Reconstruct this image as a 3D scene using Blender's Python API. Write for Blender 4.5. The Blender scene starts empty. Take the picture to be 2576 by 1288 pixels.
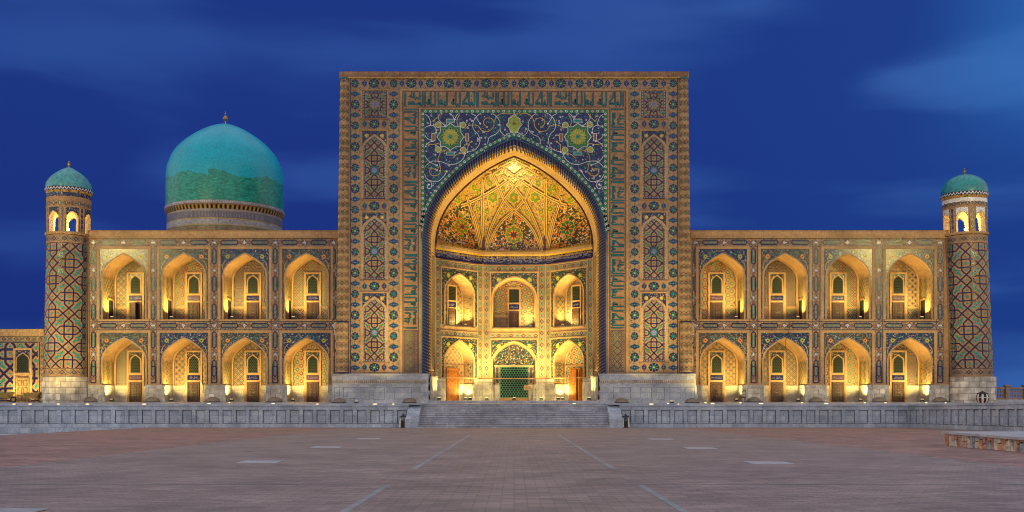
import bpy, math, random
from mathutils import Vector, Matrix
R = math.radians
scene = bpy.context.scene
C = scene.collection
# ------------------------------------------------------------------ camera
EYE = 2.16; CD = 85.0; F = 2550.0
cam_d = bpy.data.cameras.new('camera'); cam = bpy.data.objects.new('camera', cam_d); C.objects.link(cam)
cam.location = (0, -CD, EYE); cam.rotation_euler = (R(90), 0, 0)
cam_d.sensor_fit = 'HORIZONTAL'; cam_d.sensor_width = 36; cam_d.lens = 36 * F / 2575
cam_d.shift_x = -0.0021; cam_d.shift_y = 0.1398; cam_d.clip_end = 3000
scene.camera = cam
# ------------------------------------------------------------------ world: blue hour sky, afterglow behind the viewer
w = bpy.data.worlds.new('World'); scene.world = w; w.use_nodes = True
nt = w.node_tree; nt.nodes.clear()
def N(t, kind, **kw):
    n = t.nodes.new(kind)
    for k, v in kw.items(): setattr(n, k, v)
    return n
out = N(nt, 'ShaderNodeOutputWorld'); bg = N(nt, 'ShaderNodeBackground')
tc = N(nt, 'ShaderNodeTexCoord'); sep = N(nt, 'ShaderNodeSeparateXYZ')
nt.links.new(tc.outputs['Generated'], sep.inputs[0])
def wmath(op, a, b=None, c=None):
    n = N(nt, 'ShaderNodeMath', operation=op)
    for i, x in enumerate((a, b, c)):
        if x is None: continue
        if isinstance(x, (int, float)): n.inputs[i].default_value = x
        else: nt.links.new(x, n.inputs[i])
    return n.outputs[0]
def wmix(f, a, b):
    n = N(nt, 'ShaderNodeMix', data_type='RGBA')
    if isinstance(f, (int, float)): n.inputs[0].default_value = f
    else: nt.links.new(f, n.inputs[0])
    for i, x in ((6, a), (7, b)):
        if isinstance(x, tuple): n.inputs[i].default_value = (*x, 1)
        else: nt.links.new(x, n.inputs[i])
    return n.outputs[2]
def wrange(v, a, b, lo=0.0, hi=1.0):
    n = N(nt, 'ShaderNodeMapRange', interpolation_type='SMOOTHSTEP')
    nt.links.new(v, n.inputs[0])
    for i, x in zip((1, 2, 3, 4), (a, b, lo, hi)): n.inputs[i].default_value = x
    return n.outputs[0]
mp = N(nt, 'ShaderNodeMapping'); mp.inputs['Scale'].default_value = (1.0, 1.0, 4.6); mp.inputs['Rotation'].default_value = (0, R(10), 0); mp.inputs['Location'].default_value = (0.4, 3.1, 0.7)
nt.links.new(tc.outputs['Generated'], mp.inputs[0])
no = N(nt, 'ShaderNodeTexNoise'); no.inputs['Scale'].default_value = 3.0; no.inputs['Detail'].default_value = 5; no.inputs['Roughness'].default_value = 0.42
no.inputs['Distortion'].default_value = 0.35
nt.links.new(mp.outputs[0], no.inputs['Vector'])
cl = wrange(no.outputs['Fac'], 0.44, 0.68)
side = wrange(sep.outputs['X'], -0.12, 0.55)
base = wmix(side, (0.0105, 0.029, 0.200), (0.012, 0.046, 0.245))
high = wrange(sep.outputs['Z'], 0.02, 0.34)
base = wmix(wmath('MULTIPLY', high, 0.35), base, (0.017, 0.055, 0.28))
cloud = wmix(side, (0.030, 0.085, 0.335), (0.038, 0.125, 0.40))
front = wmix(wmath('MULTIPLY', cl, wmath('MULTIPLY_ADD', side, 0.22, 0.68)), base, cloud)
front = wmix(wmath('MULTIPLY', wrange(sep.outputs['X'], 0.33, 0.47), wrange(sep.outputs['Z'], 0.16, 0.32, 0.0, 0.55)), front, (0.035, 0.19, 0.56))
back = wmix(wrange(sep.outputs['Z'], 0.0, 0.7), (1.32, 1.19, 1.14), (0.72, 0.75, 0.90))
dy = wmath('MULTIPLY', sep.outputs['Y'], -1.0)
zen = wrange(sep.outputs['Z'], 0.5, 0.95)
col = wmix(zen, front, (0.68, 0.72, 0.88))
col = wmix(wrange(dy, -0.84, 0.0), col, back)
nt.links.new(col, bg.inputs['Color']); bg.inputs['Strength'].default_value = 1.0
nt.links.new(bg.outputs[0], out.inputs[0])
scene.view_settings.view_transform = 'Standard'; scene.view_settings.look = 'None'
scene.cycles.filter_width = 1.05
scene.view_settings.exposure = 0.0; scene.view_settings.gamma = 1.0
WARM = (1.0, 0.765, 0.215)
# front floodlights on the terrace edge are built with the small floor lights below
# ------------------------------------------------------------------ materials
MATS = {}
def mat(name, col, rough=0.7, var=0.15, scale=6.0, spec=0.3, bump=0.0, kind='noise', emit=None, cols=None, **kw):
    m = bpy.data.materials.new(name); m.use_nodes = True; t = m.node_tree
    b = t.nodes['Principled BSDF']; L = t.links.new
    b.inputs['Roughness'].default_value = rough; b.inputs['Specular IOR Level'].default_value = spec
    co = N(t, 'ShaderNodeTexCoord'); uv = co.outputs[kw.get('coord', 'UV')]
    def ramp(fac, cs, const=False):
        r = N(t, 'ShaderNodeValToRGB'); L(fac, r.inputs[0]); e = r.color_ramp
        e.interpolation = 'CONSTANT' if const else 'LINEAR'
        while len(e.elements) > 1: e.elements.remove(e.elements[-1])
        e.elements[0].position = cs[0][0]; e.elements[0].color = (*cs[0][1], 1)
        for p, c in cs[1:]:
            x = e.elements.new(p); x.color = (*c, 1)
        return r.outputs[0]
    nz = N(t, 'ShaderNodeTexNoise'); nz.inputs['Scale'].default_value = scale; nz.inputs['Detail'].default_value = 4
    L(uv, nz.inputs['Vector'])
    lo = tuple(max(0, c * (1 - var * 1.6)) for c in col); hi = tuple(min(1, c * (1 + var * 1.6)) for c in col)
    c0 = ramp(nz.outputs['Fac'], [(0.3, lo), (0.7, hi)])
    hgt = nz.outputs['Fac']
    if kind == 'brick':
        bt = N(t, 'ShaderNodeTexBrick'); L(uv, bt.inputs['Vector']); bt.inputs['Scale'].default_value = 1
        bt.inputs['Brick Width'].default_value = kw['bw']; bt.inputs['Row Height'].default_value = kw['bh']
        bt.inputs['Mortar Size'].default_value = kw.get('mortar', 0.006); bt.inputs['Bias'].default_value = kw.get('bias', 0.0)
        bt.inputs['Mortar Smooth'].default_value = 0.2
        bt.offset = kw.get('offset', 0.5); bt.squash = kw.get('squash', 1.0); bt.squash_frequency = 2
        mx = N(t, 'ShaderNodeMix', data_type='RGBA', blend_type='MULTIPLY'); mx.inputs[0].default_value = 1
        v2 = kw.get('bvar', 0.25)
        bt.inputs['Color1'].default_value = (1 - v2, 1 - v2, 1 - v2, 1); bt.inputs['Color2'].default_value = (1 + v2, 1 + v2, 1 + v2, 1)
        if cols: bt.inputs['Color1'].default_value = (*cols[0], 1); bt.inputs['Color2'].default_value = (*cols[1], 1)
        bt.inputs['Mortar'].default_value = (*kw.get('mcol', (0.6, 0.6, 0.6)), 1)
        L(c0, mx.inputs[6]); L(bt.outputs['Color'], mx.inputs[7]); c0 = mx.outputs[2]
        mxh = N(t, 'ShaderNodeMath', operation='MULTIPLY_ADD'); L(bt.outputs['Fac'], mxh.inputs[0]); mxh.inputs[1].default_value = -1.5; L(nz.outputs['Fac'], mxh.inputs[2])
        hgt = mxh.outputs[0]
    if kind == 'mosaic':
        vo = N(t, 'ShaderNodeTexVoronoi'); vo.inputs['Scale'].default_value = kw['vs']; L(uv, vo.inputs['Vector'])
        sp = N(t, 'ShaderNodeSeparateColor'); L(vo.outputs['Color'], sp.inputs[0])
        c1 = ramp(sp.outputs[0], cols, True)
        th = N(t, 'ShaderNodeMath', operation='LESS_THAN'); L(vo.outputs['Distance'], th.inputs[0]); th.inputs[1].default_value = kw.get('th', 0.42)
        mx = N(t, 'ShaderNodeMix', data_type='RGBA'); L(th.outputs[0], mx.inputs[0]); L(c0, mx.inputs[6]); L(c1, mx.inputs[7]); c0 = mx.outputs[2]
    if kind == 'marble':
        wv = N(t, 'ShaderNodeTexNoise'); wv.inputs['Scale'].default_value = 1.7; wv.inputs['Detail'].default_value = 8; wv.inputs['Distortion'].default_value = 2.5
        L(uv, wv.inputs['Vector'])
        c1 = ramp(wv.outputs['Fac'], [(0.40, (1, 1, 1)), (0.485, (0.62, 0.63, 0.66)), (0.53, (1.02, 1.0, 0.98)), (0.62, (0.8, 0.81, 0.84))])
        mx = N(t, 'ShaderNodeMix', data_type='RGBA', blend_type='MULTIPLY'); mx.inputs[0].default_value = kw.get('vein', 1.0); L(c0, mx.inputs[6]); L(c1, mx.inputs[7]); c0 = mx.outputs[2]
        bt = N(t, 'ShaderNodeTexBrick'); L(uv, bt.inputs['Vector']); bt.inputs['Scale'].default_value = 1
        bt.inputs['Brick Width'].default_value = kw.get('bw', 0.9); bt.inputs['Row Height'].default_value = kw.get('bh', 0.45); bt.inputs['Mortar Size'].default_value = 0.008
        bt.inputs['Color1'].default_value = (0.78, 0.8, 0.84, 1); bt.inputs['Color2'].default_value = (1.12, 1.1, 1.06, 1); bt.inputs['Mortar'].default_value = (0.45, 0.45, 0.47, 1)
        mx = N(t, 'ShaderNodeMix', data_type='RGBA', blend_type='MULTIPLY'); mx.inputs[0].default_value = 1; L(c0, mx.inputs[6]); L(bt.outputs['Color'], mx.inputs[7]); c0 = mx.outputs[2]
    if kind == 'dome':
        bt = N(t, 'ShaderNodeTexBrick'); L(uv, bt.inputs['Vector']); bt.inputs['Scale'].default_value = 1
        bt.inputs['Brick Width'].default_value = 0.34; bt.inputs['Row Height'].default_value = 0.13; bt.inputs['Mortar Size'].default_value = 0.012
        bt.inputs['Color1'].default_value = (0.45, 0.68, 0.64, 1); bt.inputs['Color2'].default_value = (1.8, 1.35, 1.2, 1); bt.inputs['Mortar'].default_value = (0.7, 0.75, 0.7, 1); bt.inputs['Bias'].default_value = -0.1
        sv = N(t, 'ShaderNodeSeparateXYZ'); L(uv, sv.inputs[0])
        mp_ = N(t, 'ShaderNodeMapping'); mp_.inputs['Scale'].default_value = (0.30, 3.0, 1); L(uv, mp_.inputs[0])
        n2 = N(t, 'ShaderNodeTexNoise'); n2.inputs['Scale'].default_value = 0.9; n2.inputs['Detail'].default_value = 6; L(uv, n2.inputs['Vector'])
        n3 = N(t, 'ShaderNodeTexNoise'); n3.inputs['Scale'].default_value = 0.24; n3.inputs['Detail'].default_value = 1; L(uv, n3.inputs['Vector'])
        ad = N(t, 'ShaderNodeMath', operation='MULTIPLY_ADD'); L(n2.outputs['Fac'], ad.inputs[0]); ad.inputs[1].default_value = 1.1; L(sv.outputs[1], ad.inputs[2])
        ad3 = N(t, 'ShaderNodeMath', operation='MULTIPLY_ADD'); L(n3.outputs['Fac'], ad3.inputs[0]); ad3.inputs[1].default_value = 1.6; L(ad.outputs[0], ad3.inputs[2]); ad = ad3
        mr = N(t, 'ShaderNodeMapRange'); L(ad.outputs[0], mr.inputs[0]); mr.inputs[1].default_value = kw['hb'] - 0.05; mr.inputs[2].default_value = kw['hb'] + 0.05
        g = ramp(nz.outputs['Fac'], [(0.3, (0.008, 0.20, 0.17)), (0.55, (0.012, 0.26, 0.21)), (0.75, (0.03, 0.31, 0.22))])
        mg = N(t, 'ShaderNodeMix', data_type='RGBA', blend_type='MULTIPLY'); mg.inputs[0].default_value = 1; L(g, mg.inputs[6]); L(bt.outputs['Color'], mg.inputs[7])
        mt = N(t, 'ShaderNodeMix', data_type='RGBA', blend_type='MULTIPLY'); mt.inputs[0].default_value = 0.22; L(c0, mt.inputs[6]); L(bt.outputs['Color'], mt.inputs[7])
        sp_ = N(t, 'ShaderNodeTexNoise'); sp_.inputs['Scale'].default_value = kw.get('cs', 9); sp_.inputs['Detail'].default_value = 2; L(uv, sp_.inputs['Vector'])
        chip = N(t, 'ShaderNodeMath', operation='GREATER_THAN'); L(sp_.outputs['Fac'], chip.inputs[0]); chip.inputs[1].default_value = kw.get('chip', 0.72)
        mc = N(t, 'ShaderNodeMix', data_type='RGBA'); L(chip.outputs[0], mc.inputs[0]); L(mt.outputs[2], mc.inputs[6]); mc.inputs[7].default_value = (0.05, 0.09, 0.10, 1)
        mx = N(t, 'ShaderNodeMix', data_type='RGBA'); L(mr.outputs[0], mx.inputs[0]); L(mg.outputs[2], mx.inputs[6]); L(mc.outputs[2], mx.inputs[7]); c0 = mx.outputs[2]
        hgt = bt.outputs['Color']
    stn = N(t, 'ShaderNodeTexNoise'); stn.inputs['Scale'].default_value = kw.get('ss', 0.45); stn.inputs['Detail'].default_value = 6; stn.inputs['Roughness'].default_value = 0.65
    L(co.outputs['Object'], stn.inputs['Vector'])
    st_ = kw.get('stain', 0.22); c2_ = ramp(stn.outputs['Fac'], [(0.32, (1 - st_ * 1.3, 1 - st_ * 1.35, 1 - st_ * 1.4)), (0.52, (1, 1, 1)), (0.72, (1 + st_ * .6, 1 + st_ * .6, 1 + st_ * .55))])
    mxs = N(t, 'ShaderNodeMix', data_type='RGBA', blend_type='MULTIPLY'); mxs.inputs[0].default_value = 1; L(c0, mxs.inputs[6]); L(c2_, mxs.inputs[7]); c0 = mxs.outputs[2]
    L(c0, b.inputs['Base Color'])
    if bump:
        bp = N(t, 'ShaderNodeBump'); bp.inputs['Strength'].default_value = bump; bp.inputs['Distance'].default_value = kw.get('bd', 0.02)
        L(hgt, bp.inputs['Height']); L(bp.outputs[0], b.inputs['Normal'])
    if emit:
        b.inputs['Emission Color'].default_value = (*emit[0], 1); b.inputs['Emission Strength'].default_value = emit[1]
    MATS[name] = m; return m
BR = (0.335, 0.192, 0.098)
mat('buff_brick', BR, 0.85, 0.12, 3.0, 0.2, 0.3, 'brick', bw=0.27, bh=0.075, mortar=0.008, mcol=(0.72, 0.7, 0.68), bvar=0.10)
mat('pale_brick', (0.42, 0.255, 0.12), 0.85, 0.12, 5.0, 0.2, 0.3, 'brick', bw=0.075, bh=0.30, mortar=0.008, mcol=(0.6, 0.58, 0.55), bvar=0.12)
mat('brown_brick', (0.30, 0.165, 0.09), 0.85, 0.18, 5.0, 0.2, 0.3, 'brick', bw=0.085, bh=0.32, mortar=0.012, mcol=(0.6, 0.55, 0.5), bvar=0.2)
for n_, c_ in (('navy', (0.010, 0.009, 0.055)), ('blue', (0.012, 0.028, 0.12)), ('teal', (0.005, 0.110, 0.100)), ('teal_light', (0.012, 0.20, 0.17)), ('green', (0.025, 0.15, 0.055)), ('olive', (0.13, 0.19, 0.02)), ('amber', (0.22, 0.10, 0.02)), ('emerald', (0.008, 0.15, 0.085)), ('slate', (0.05, 0.07, 0.12)),
               ('lime', (0.27, 0.33, 0.045)), ('white', (0.60, 0.58, 0.56)), ('gold', (0.50, 0.32, 0.05)), ('orange', (0.60, 0.19, 0.03)), ('plum', (0.075, 0.03, 0.045)), ('lilac', (0.15, 0.15, 0.27))):
    mat(n_ + '_tile', c_, 0.20, 0.28, 9.0, 0.26, 0.6, bd=0.02)
mat('navy_mosaic', (0.010, 0.012, 0.060), 0.2, 0.3, 7, 0.28, 0.6, 'mosaic', vs=11.0, th=0.46, bd=0.01,
    cols=[(0, (0.010, 0.012, 0.06)), (0.3, (0.015, 0.10, 0.11)), (0.58, (0.45, 0.42, 0.40)), (0.66, (0.02, 0.13, 0.10)), (0.80, (0.38, 0.24, 0.05)), (0.90, (0.3, 0.08, 0.03))])
mat('spandrel_mosaic', (0.010, 0.014, 0.085), 0.2, 0.3, 7, 0.28, 0.6, 'mosaic', vs=5.5, th=0.36, bd=0.01,
    cols=[(0, (0.008, 0.09, 0.12)), (0.42, (0.012, 0.018, 0.1)), (0.62, (0.42, 0.40, 0.42)), (0.72, (0.01, 0.10, 0.15)), (0.86, (0.30, 0.24, 0.05))])
mat('flower_mosaic', (0.022, 0.026, 0.030), 0.22, 0.3, 7, 0.28, 0.6, 'mosaic', vs=14.0, th=0.50, bd=0.01,
    cols=[(0, (0.012, 0.020, 0.07)), (0.24, (0.02, 0.10, 0.07)), (0.44, (0.42, 0.37, 0.28)), (0.54, (0.34, 0.19, 0.04)), (0.70, (0.25, 0.08, 0.02)), (0.82, (0.02, 0.09, 0.075))])
mat('gold_mosaic', (0.36, 0.20, 0.055), 0.22, 0.3, 9, 0.5, 0.5, 'mosaic', vs=7.0, th=0.46, bd=0.012,
    cols=[(0, (0.46, 0.26, 0.06)), (0.34, (0.06, 0.06, 0.04)), (0.50, (0.46, 0.22, 0.03)), (0.64, (0.08, 0.13, 0.03)), (0.78, (0.55, 0.38, 0.14)), (0.87, (0.03, 0.035, 0.06))])
mat('dark_mosaic', (0.050, 0.045, 0.030), 0.22, 0.3, 9, 0.28, 0.35, 'mosaic', vs=8.0, th=0.46, bd=0.012,
    cols=[(0, (0.02, 0.035, 0.045)), (0.18, (0.55, 0.26, 0.04)), (0.42, (0.03, 0.11, 0.07)), (0.55, (0.50, 0.40, 0.2)), (0.70, (0.50, 0.20, 0.03)), (0.90, (0.03, 0.05, 0.09))])
mat('fleck_brick', (0.31, 0.178, 0.092), 0.6, 0.12, 5, 0.3, 0.2, 'mosaic', vs=6.5, th=0.30,
    cols=[(0, (0.31, 0.178, 0.092)), (0.42, (0.02, 0.09, 0.07)), (0.72, (0.09, 0.03, 0.04)), (0.86, (0.02, 0.02, 0.09))])
mat('fleck_dark', (0.29, 0.165, 0.085), 0.5, 0.12, 5, 0.3, 0.2, 'mosaic', vs=7.5, th=0.40,
    cols=[(0, (0.29, 0.165, 0.085)), (0.28, (0.02, 0.10, 0.085)), (0.52, (0.05, 0.02, 0.05)), (0.72, (0.015, 0.015, 0.08)), (0.93, (0.4, 0.36, 0.32))])
mat('fleck_mosaic', (0.44, 0.26, 0.12), 0.6, 0.12, 5, 0.3, 0.2, 'mosaic', vs=5.5, th=0.36,
    cols=[(0, (0.44, 0.26, 0.12)), (0.3, (0.09, 0.03, 0.04)), (0.62, (0.02, 0.12, 0.09)), (0.84, (0.02, 0.02, 0.09))])
mat('marble', (0.40, 0.445, 0.50), 0.45, 0.08, 1.2, 0.35, 0.15, 'marble')
mat('plinth_marble', (0.47, 0.46, 0.44), 0.45, 0.08, 1.2, 0.35, 0.15, 'marble')
mat('warm_marble', (0.50, 0.45, 0.36), 0.5, 0.16, 1.4, 0.3, 0.25, 'marble', bw=0.8, bh=0.5)
mat('stair_marble', (0.43, 0.43, 0.46), 0.5, 0.14, 1.6, 0.3, 0.2, 'marble', bw=1.7, bh=0.158)
mat('block_stone', (0.50, 0.43, 0.33), 0.85, 0.28, 1.3, 0.2, 0.5, 'brick', bw=0.85, bh=0.52, mortar=0.02, mcol=(0.4, 0.36, 0.32), bvar=0.32, bd=0.03)
mat('paving', (0.275, 0.208, 0.178), 0.6, 0.10, 0.5, 0.3, 0.5, 'brick', stain=.12, coord='Object', bw=0.42, bh=0.15, mortar=0.012, mcol=(0.62, 0.62, 0.64), bvar=0.22)
mat('paving_red', (0.29, 0.170, 0.132), 0.6, 0.12, 0.5, 0.3, 0.5, 'brick', stain=.12, coord='Object', bw=0.42, bh=0.30, mortar=0.016, mcol=(0.62, 0.62, 0.64), bvar=0.22)
mat('paving_line', (0.27, 0.28, 0.27), 0.6, 0.12, 2.0)
mat('path_stone', (0.42, 0.43, 0.46), 0.6, 0.1, 0.8)
mat('soil', (0.09, 0.075, 0.06), 0.9, 0.2, 0.3)
mat('slab_stone', (0.38, 0.37, 0.37), 0.5, 0.12, 3.0)
mat('dark_wood', (0.055, 0.018, 0.008), 0.45, 0.3, 6.0, 0.4)
mat('orange_wood', (0.34, 0.115, 0.022), 0.4, 0.25, 5.0, 0.4)
mat('pale_wood', (0.30, 0.19, 0.08), 0.6, 0.25, 5.0, 0.3)
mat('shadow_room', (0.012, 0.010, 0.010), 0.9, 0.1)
mat('glass_dark', (0.006, 0.008, 0.010), 0.6, 0.1, spec=0.05)
mat('screen_green', (0.03, 0.13, 0.075), 0.35, 0.2, 4.0, 0.5)
mat('bright_gold', (0.50, 0.31, 0.07), 0.4, 0.15, 8.0)
mat('shadow_joint', (0.09, 0.10, 0.12), 0.8, 0.1)  # dark colour painting shadow gaps round panels and under stair nosings
mat('lattice_green', (0.045, 0.055, 0.030), 0.5, 0.25, 8.0)
mat('plaster', (0.62, 0.50, 0.34), 0.85, 0.08, 3.0)
mat('brass', (0.42, 0.26, 0.08), 0.35, 0.2, 6.0); MATS['brass'].node_tree.nodes['Principled BSDF'].inputs['Metallic'].default_value = 0.8
mat('dark_metal', (0.03, 0.03, 0.032), 0.45, 0.1)
mat('hood_brown', (0.20, 0.15, 0.10), 0.6, 0.2)
mat('cream_paint', (0.62, 0.55, 0.42), 0.5, 0.1)
mat('oxblood_paint', (0.10, 0.018, 0.015), 0.4, 0.15)
mat('sandstone', (0.30, 0.19, 0.12), 0.8, 0.2, 3.0, 0.2)
mat('lamp_glow', (0.9, 0.7, 0.4), 0.4, 0.02, emit=((1.0, 0.74, 0.36), 6.0))
mat('yellow_paint', (0.42, 0.27, 0.06), 0.5, 0.2)
mat('rubber', (0.02, 0.02, 0.02), 0.8, 0.1)
mat('roof_sheet', (0.06, 0.075, 0.075), 0.7, 0.1)
mat('dome_tile', (0.003, 0.33, 0.43), 0.3, 0.10, 5, 0.32, 0.3, 'dome', hb=24.75, stain=.10)
mat('cupola_tile', (0.05, 0.27, 0.30), 0.4, 0.16, 2.5, 0.5, 0.3, 'dome', hb=2.0, chip=.62, cs=5.5)
mat('cupola_green', (0.008, 0.20, 0.21), 0.3, 0.2, 3.0, 0.5, 0.3, 'dome', hb=2.0, chip=.62, cs=5.5)
mat('drum_grey', (0.17, 0.165, 0.20), 0.5, 0.25, 6.0)
mat('drum_tile', (0.26, 0.25, 0.27), 0.4, 0.2, 4, 0.4, 0.2, 'mosaic', vs=9, th=0.42, cols=[(0, (0.3, 0.28, 0.28)), (0.4, (0.12, 0.09, 0.20)), (0.7, (0.06, 0.12, 0.14)), (0.85, (0.35, 0.24, 0.12))])
STN = [(0.56, 0.30, 0.18), (0.46, 0.27, 0.22), (0.32, 0.32, 0.30), (0.50, 0.39, 0.27), (0.36, 0.19, 0.13), (0.56, 0.47, 0.36), (0.52, 0.25, 0.15)]
for i, c_ in enumerate(STN): mat('rough_stone_%s' % 'abcdefg'[i], c_, 0.85, 0.3, 5, 0.2, 0.6, coord='Object', bd=0.05)
# ------------------------------------------------------------------ helpers
def tag(o, label=None, cat=None, group=None, kind=None):
    if label: o['label'] = label
    if cat: o['category'] = cat
    if group: o['group'] = group
    if kind: o['kind'] = kind
    return o
def empty(name, loc=(0, 0, 0), label=None, cat=None, group=None, parent=None):
    o = bpy.data.objects.new(name, None); C.objects.link(o); o.location = loc; o.empty_display_size = 0.3
    if parent: o.parent = parent
    return tag(o, label, cat, group)
def X(px, Y=0.0): return (px - 1293) * (CD + Y) / F
def Z(py, Y=0.0): return EYE + (1004 - py) * (CD + Y) / F
def plane(O, ux=(1, 0, 0), n=(0, -1, 0)):
    O = Vector(O); ux = Vector(ux).normalized(); n = Vector(n).normalized()
    return lambda u, v, d: (O.x + ux.x * u + n.x * d, O.y + ux.y * u + n.y * d, O.z + v + n.z * d)
def sub(S, u0, v0, vert=False, flip=1):
    """frame inside a surface: a along, b across"""
    if vert: return lambda a, b, d: S(u0 + b * flip, v0 + a, d)
    return lambda a, b, d: S(u0 + a, v0 + b * flip, d)
def cyl(cx, cy, r0, rf, lean=0.0, z0=0.0):
    def f(u, v, d):
        th = u / r0; r = rf(v) + d
        return (cx + lean * (v - z0) + r * math.sin(th), cy - r * math.cos(th), v)
    return f
def clip_poly(poly, clip):
    outp = poly; n = len(clip)
    area = sum(clip[i][0] * clip[(i + 1) % n][1] - clip[(i + 1) % n][0] * clip[i][1] for i in range(n))
    sg = 1 if area > 0 else -1
    for i in range(n):
        ax, ay = clip[i]; bx, by = clip[(i + 1) % n]
        def ins(p): return sg * ((bx - ax) * (p[1] - ay) - (by - ay) * (p[0] - ax)) >= -1e-9
        inp = outp; outp = []
        if not inp: return []
        for k in range(len(inp)):
            p, q = inp[k - 1], inp[k]
            ip, iq = ins(p), ins(q)
            if ip != iq:
                dx, dy_ = q[0] - p[0], q[1] - p[1]
                den = (bx - ax) * dy_ - (by - ay) * dx
                t = ((ax - p[0]) * -(by - ay) + (ay - p[1]) * (bx - ax)) / den if den else 0
                outp.append((p[0] + dx * t, p[1] + dy_ * t))
            if iq: outp.append(q)
    return outp
class MB:
    def __init__(s): s.v = []; s.f = []; s.m = []; s.uv = []; s.names = []; s.clip = None; s.keep = None
    def mi(s, n):
        if n not in s.names: s.names.append(n)
        return s.names.index(n)
    def face(s, pts, m, uvs=None):
        k = len(s.v); s.v.extend(pts); s.f.append(tuple(range(k, k + len(pts)))); s.m.append(s.mi(m))
        if uvs is None:
            a, b, c = Vector(pts[0]), Vector(pts[1]), Vector(pts[2]); n = (b - a).cross(c - a)
            if n.length > 0: n.normalize()
            if abs(n.z) > 0.75: uvs = [(p[0], p[1]) for p in pts]
            elif abs(n.x) > abs(n.y): uvs = [(p[1], p[2]) for p in pts]
            else: uvs = [(p[0], p[2]) for p in pts]
        s.uv.extend(uvs)
    def poly(s, S, pts, m, d=0.0, sub_=None):
        if s.clip: pts = clip_poly(pts, s.clip)
        if len(pts) < 3: return
        if s.keep and not all(s.keep(p[0], p[1]) for p in pts): return
        s.face([S(p[0], p[1], d) for p in pts], m, [(p[0], p[1]) for p in pts])
    def rect(s, S, u0, v0, u1, v1, m, d=0.0, nu=1, nv=1):
        for i in range(nu):
            for j in range(nv):
                a, b = u0 + (u1 - u0) * i / nu, u0 + (u1 - u0) * (i + 1) / nu; c, e = v0 + (v1 - v0) * j / nv, v0 + (v1 - v0) * (j + 1) / nv
                s.poly(S, [(a, c), (b, c), (b, e), (a, e)], m, d)
    def frame(s, S, u0, v0, u1, v1, t, m, d=0.0, nu=1):
        s.rect(S, u0, v0, u1, v0 + t, m, d, nu); s.rect(S, u0, v1 - t, u1, v1, m, d, nu)
        s.rect(S, u0, v0 + t, u0 + t, v1 - t, m, d); s.rect(S, u1 - t, v0 + t, u1, v1 - t, m, d)
    def stroke(s, S, pts, wd, m, d=0.0, closed=False, seg=None):
        if seg:
            q = [];  ps = pts + [pts[0]] if closed else pts
            for a, b in zip(ps[:-1], ps[1:]):
                n = max(1, int(math.hypot(b[0] - a[0], b[1] - a[1]) / seg + 0.5))
                q += [(a[0] + (b[0] - a[0]) * i / n, a[1] + (b[1] - a[1]) * i / n) for i in range(n)]
            pts = q if closed else q + [ps[-1]]
        n = len(pts); L = []; Rr = []
        for i in range(n):
            if closed: a, b, c = pts[i - 1], pts[i], pts[(i + 1) % n]
            else: a, b, c = pts[max(0, i - 1)], pts[i], pts[min(n - 1, i + 1)]
            d1 = (b[0] - a[0], b[1] - a[1]); d2 = (c[0] - b[0], c[1] - b[1])
            l1 = math.hypot(*d1) or 1e-9; l2 = math.hypot(*d2) or 1e-9
            if l1 < 1e-8: d1, l1 = d2, l2
            if l2 < 1e-8: d2, l2 = d1, l1
            n1 = (-d1[1] / l1, d1[0] / l1); n2 = (-d2[1] / l2, d2[0] / l2)
            mx, my = n1[0] + n2[0], n1[1] + n2[1]; ml = math.hypot(mx, my)
            if ml < 0.5: mx, my, k = n1[0], n1[1], 1
            else: mx /= ml; my /= ml; k = min(1.6, 1 / max(0.3, mx * n1[0] + my * n1[1]))
            h = wd * 0.5 * k
            L.append((b[0] + mx * h, b[1] + my * h)); Rr.append((b[0] - mx * h, b[1] - my * h))
        for i in range(n if closed else n - 1):
            j = (i + 1) % n
            s.poly(S, [L[i], L[j], Rr[j], Rr[i]], m, d)
    def disc(s, S, u, v, r, m, d=0.0, n=8, ry=None, rot=0.0):
        ry = ry or r
        s.poly(S, [(u + r * math.cos(rot + 6.28318 * i / n), v + ry * math.sin(rot + 6.28318 * i / n)) for i in range(n)], m, d)
    def star(s, S, u, v, r1, r2, n, m, d=0.0, rot=0.0, sx=1.0):
        for i in range(n):
            a = rot + 6.28318 * i / n; h = 3.14159 / n
            s.poly(S, [(u, v), (u + sx * r2 * math.cos(a - h), v + r2 * math.sin(a - h)), (u + sx * r1 * math.cos(a), v + r1 * math.sin(a)), (u + sx * r2 * math.cos(a + h), v + r2 * math.sin(a + h))], m, d)
    def box(s, x0, x1, y0, y1, z0, z1, m, T=None):
        P = [(x, y, z) for z in (z0, z1) for y in (y0, y1) for x in (x0, x1)]
        if T: P = [tuple(T @ Vector(p)) for p in P]
        for f in ((0, 1, 5, 4), (1, 3, 7, 5), (3, 2, 6, 7), (2, 0, 4, 6), (4, 5, 7, 6), (0, 2, 3, 1)):
            s.face([P[i] for i in f], m)
    def sbox(s, S, u0, u1, v0, v1, d0, d1, m):
        """box on a surface frame"""
        s.rect(S, u0, v0, u1, v1, m, d1)
        for a, b in (((u0, v0), (u1, v0)), ((u1, v0), (u1, v1)), ((u1, v1), (u0, v1)), ((u0, v1), (u0, v0))):
            s.face([S(*a, d0), S(*b, d0), S(*b, d1), S(*a, d1)], m)
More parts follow.
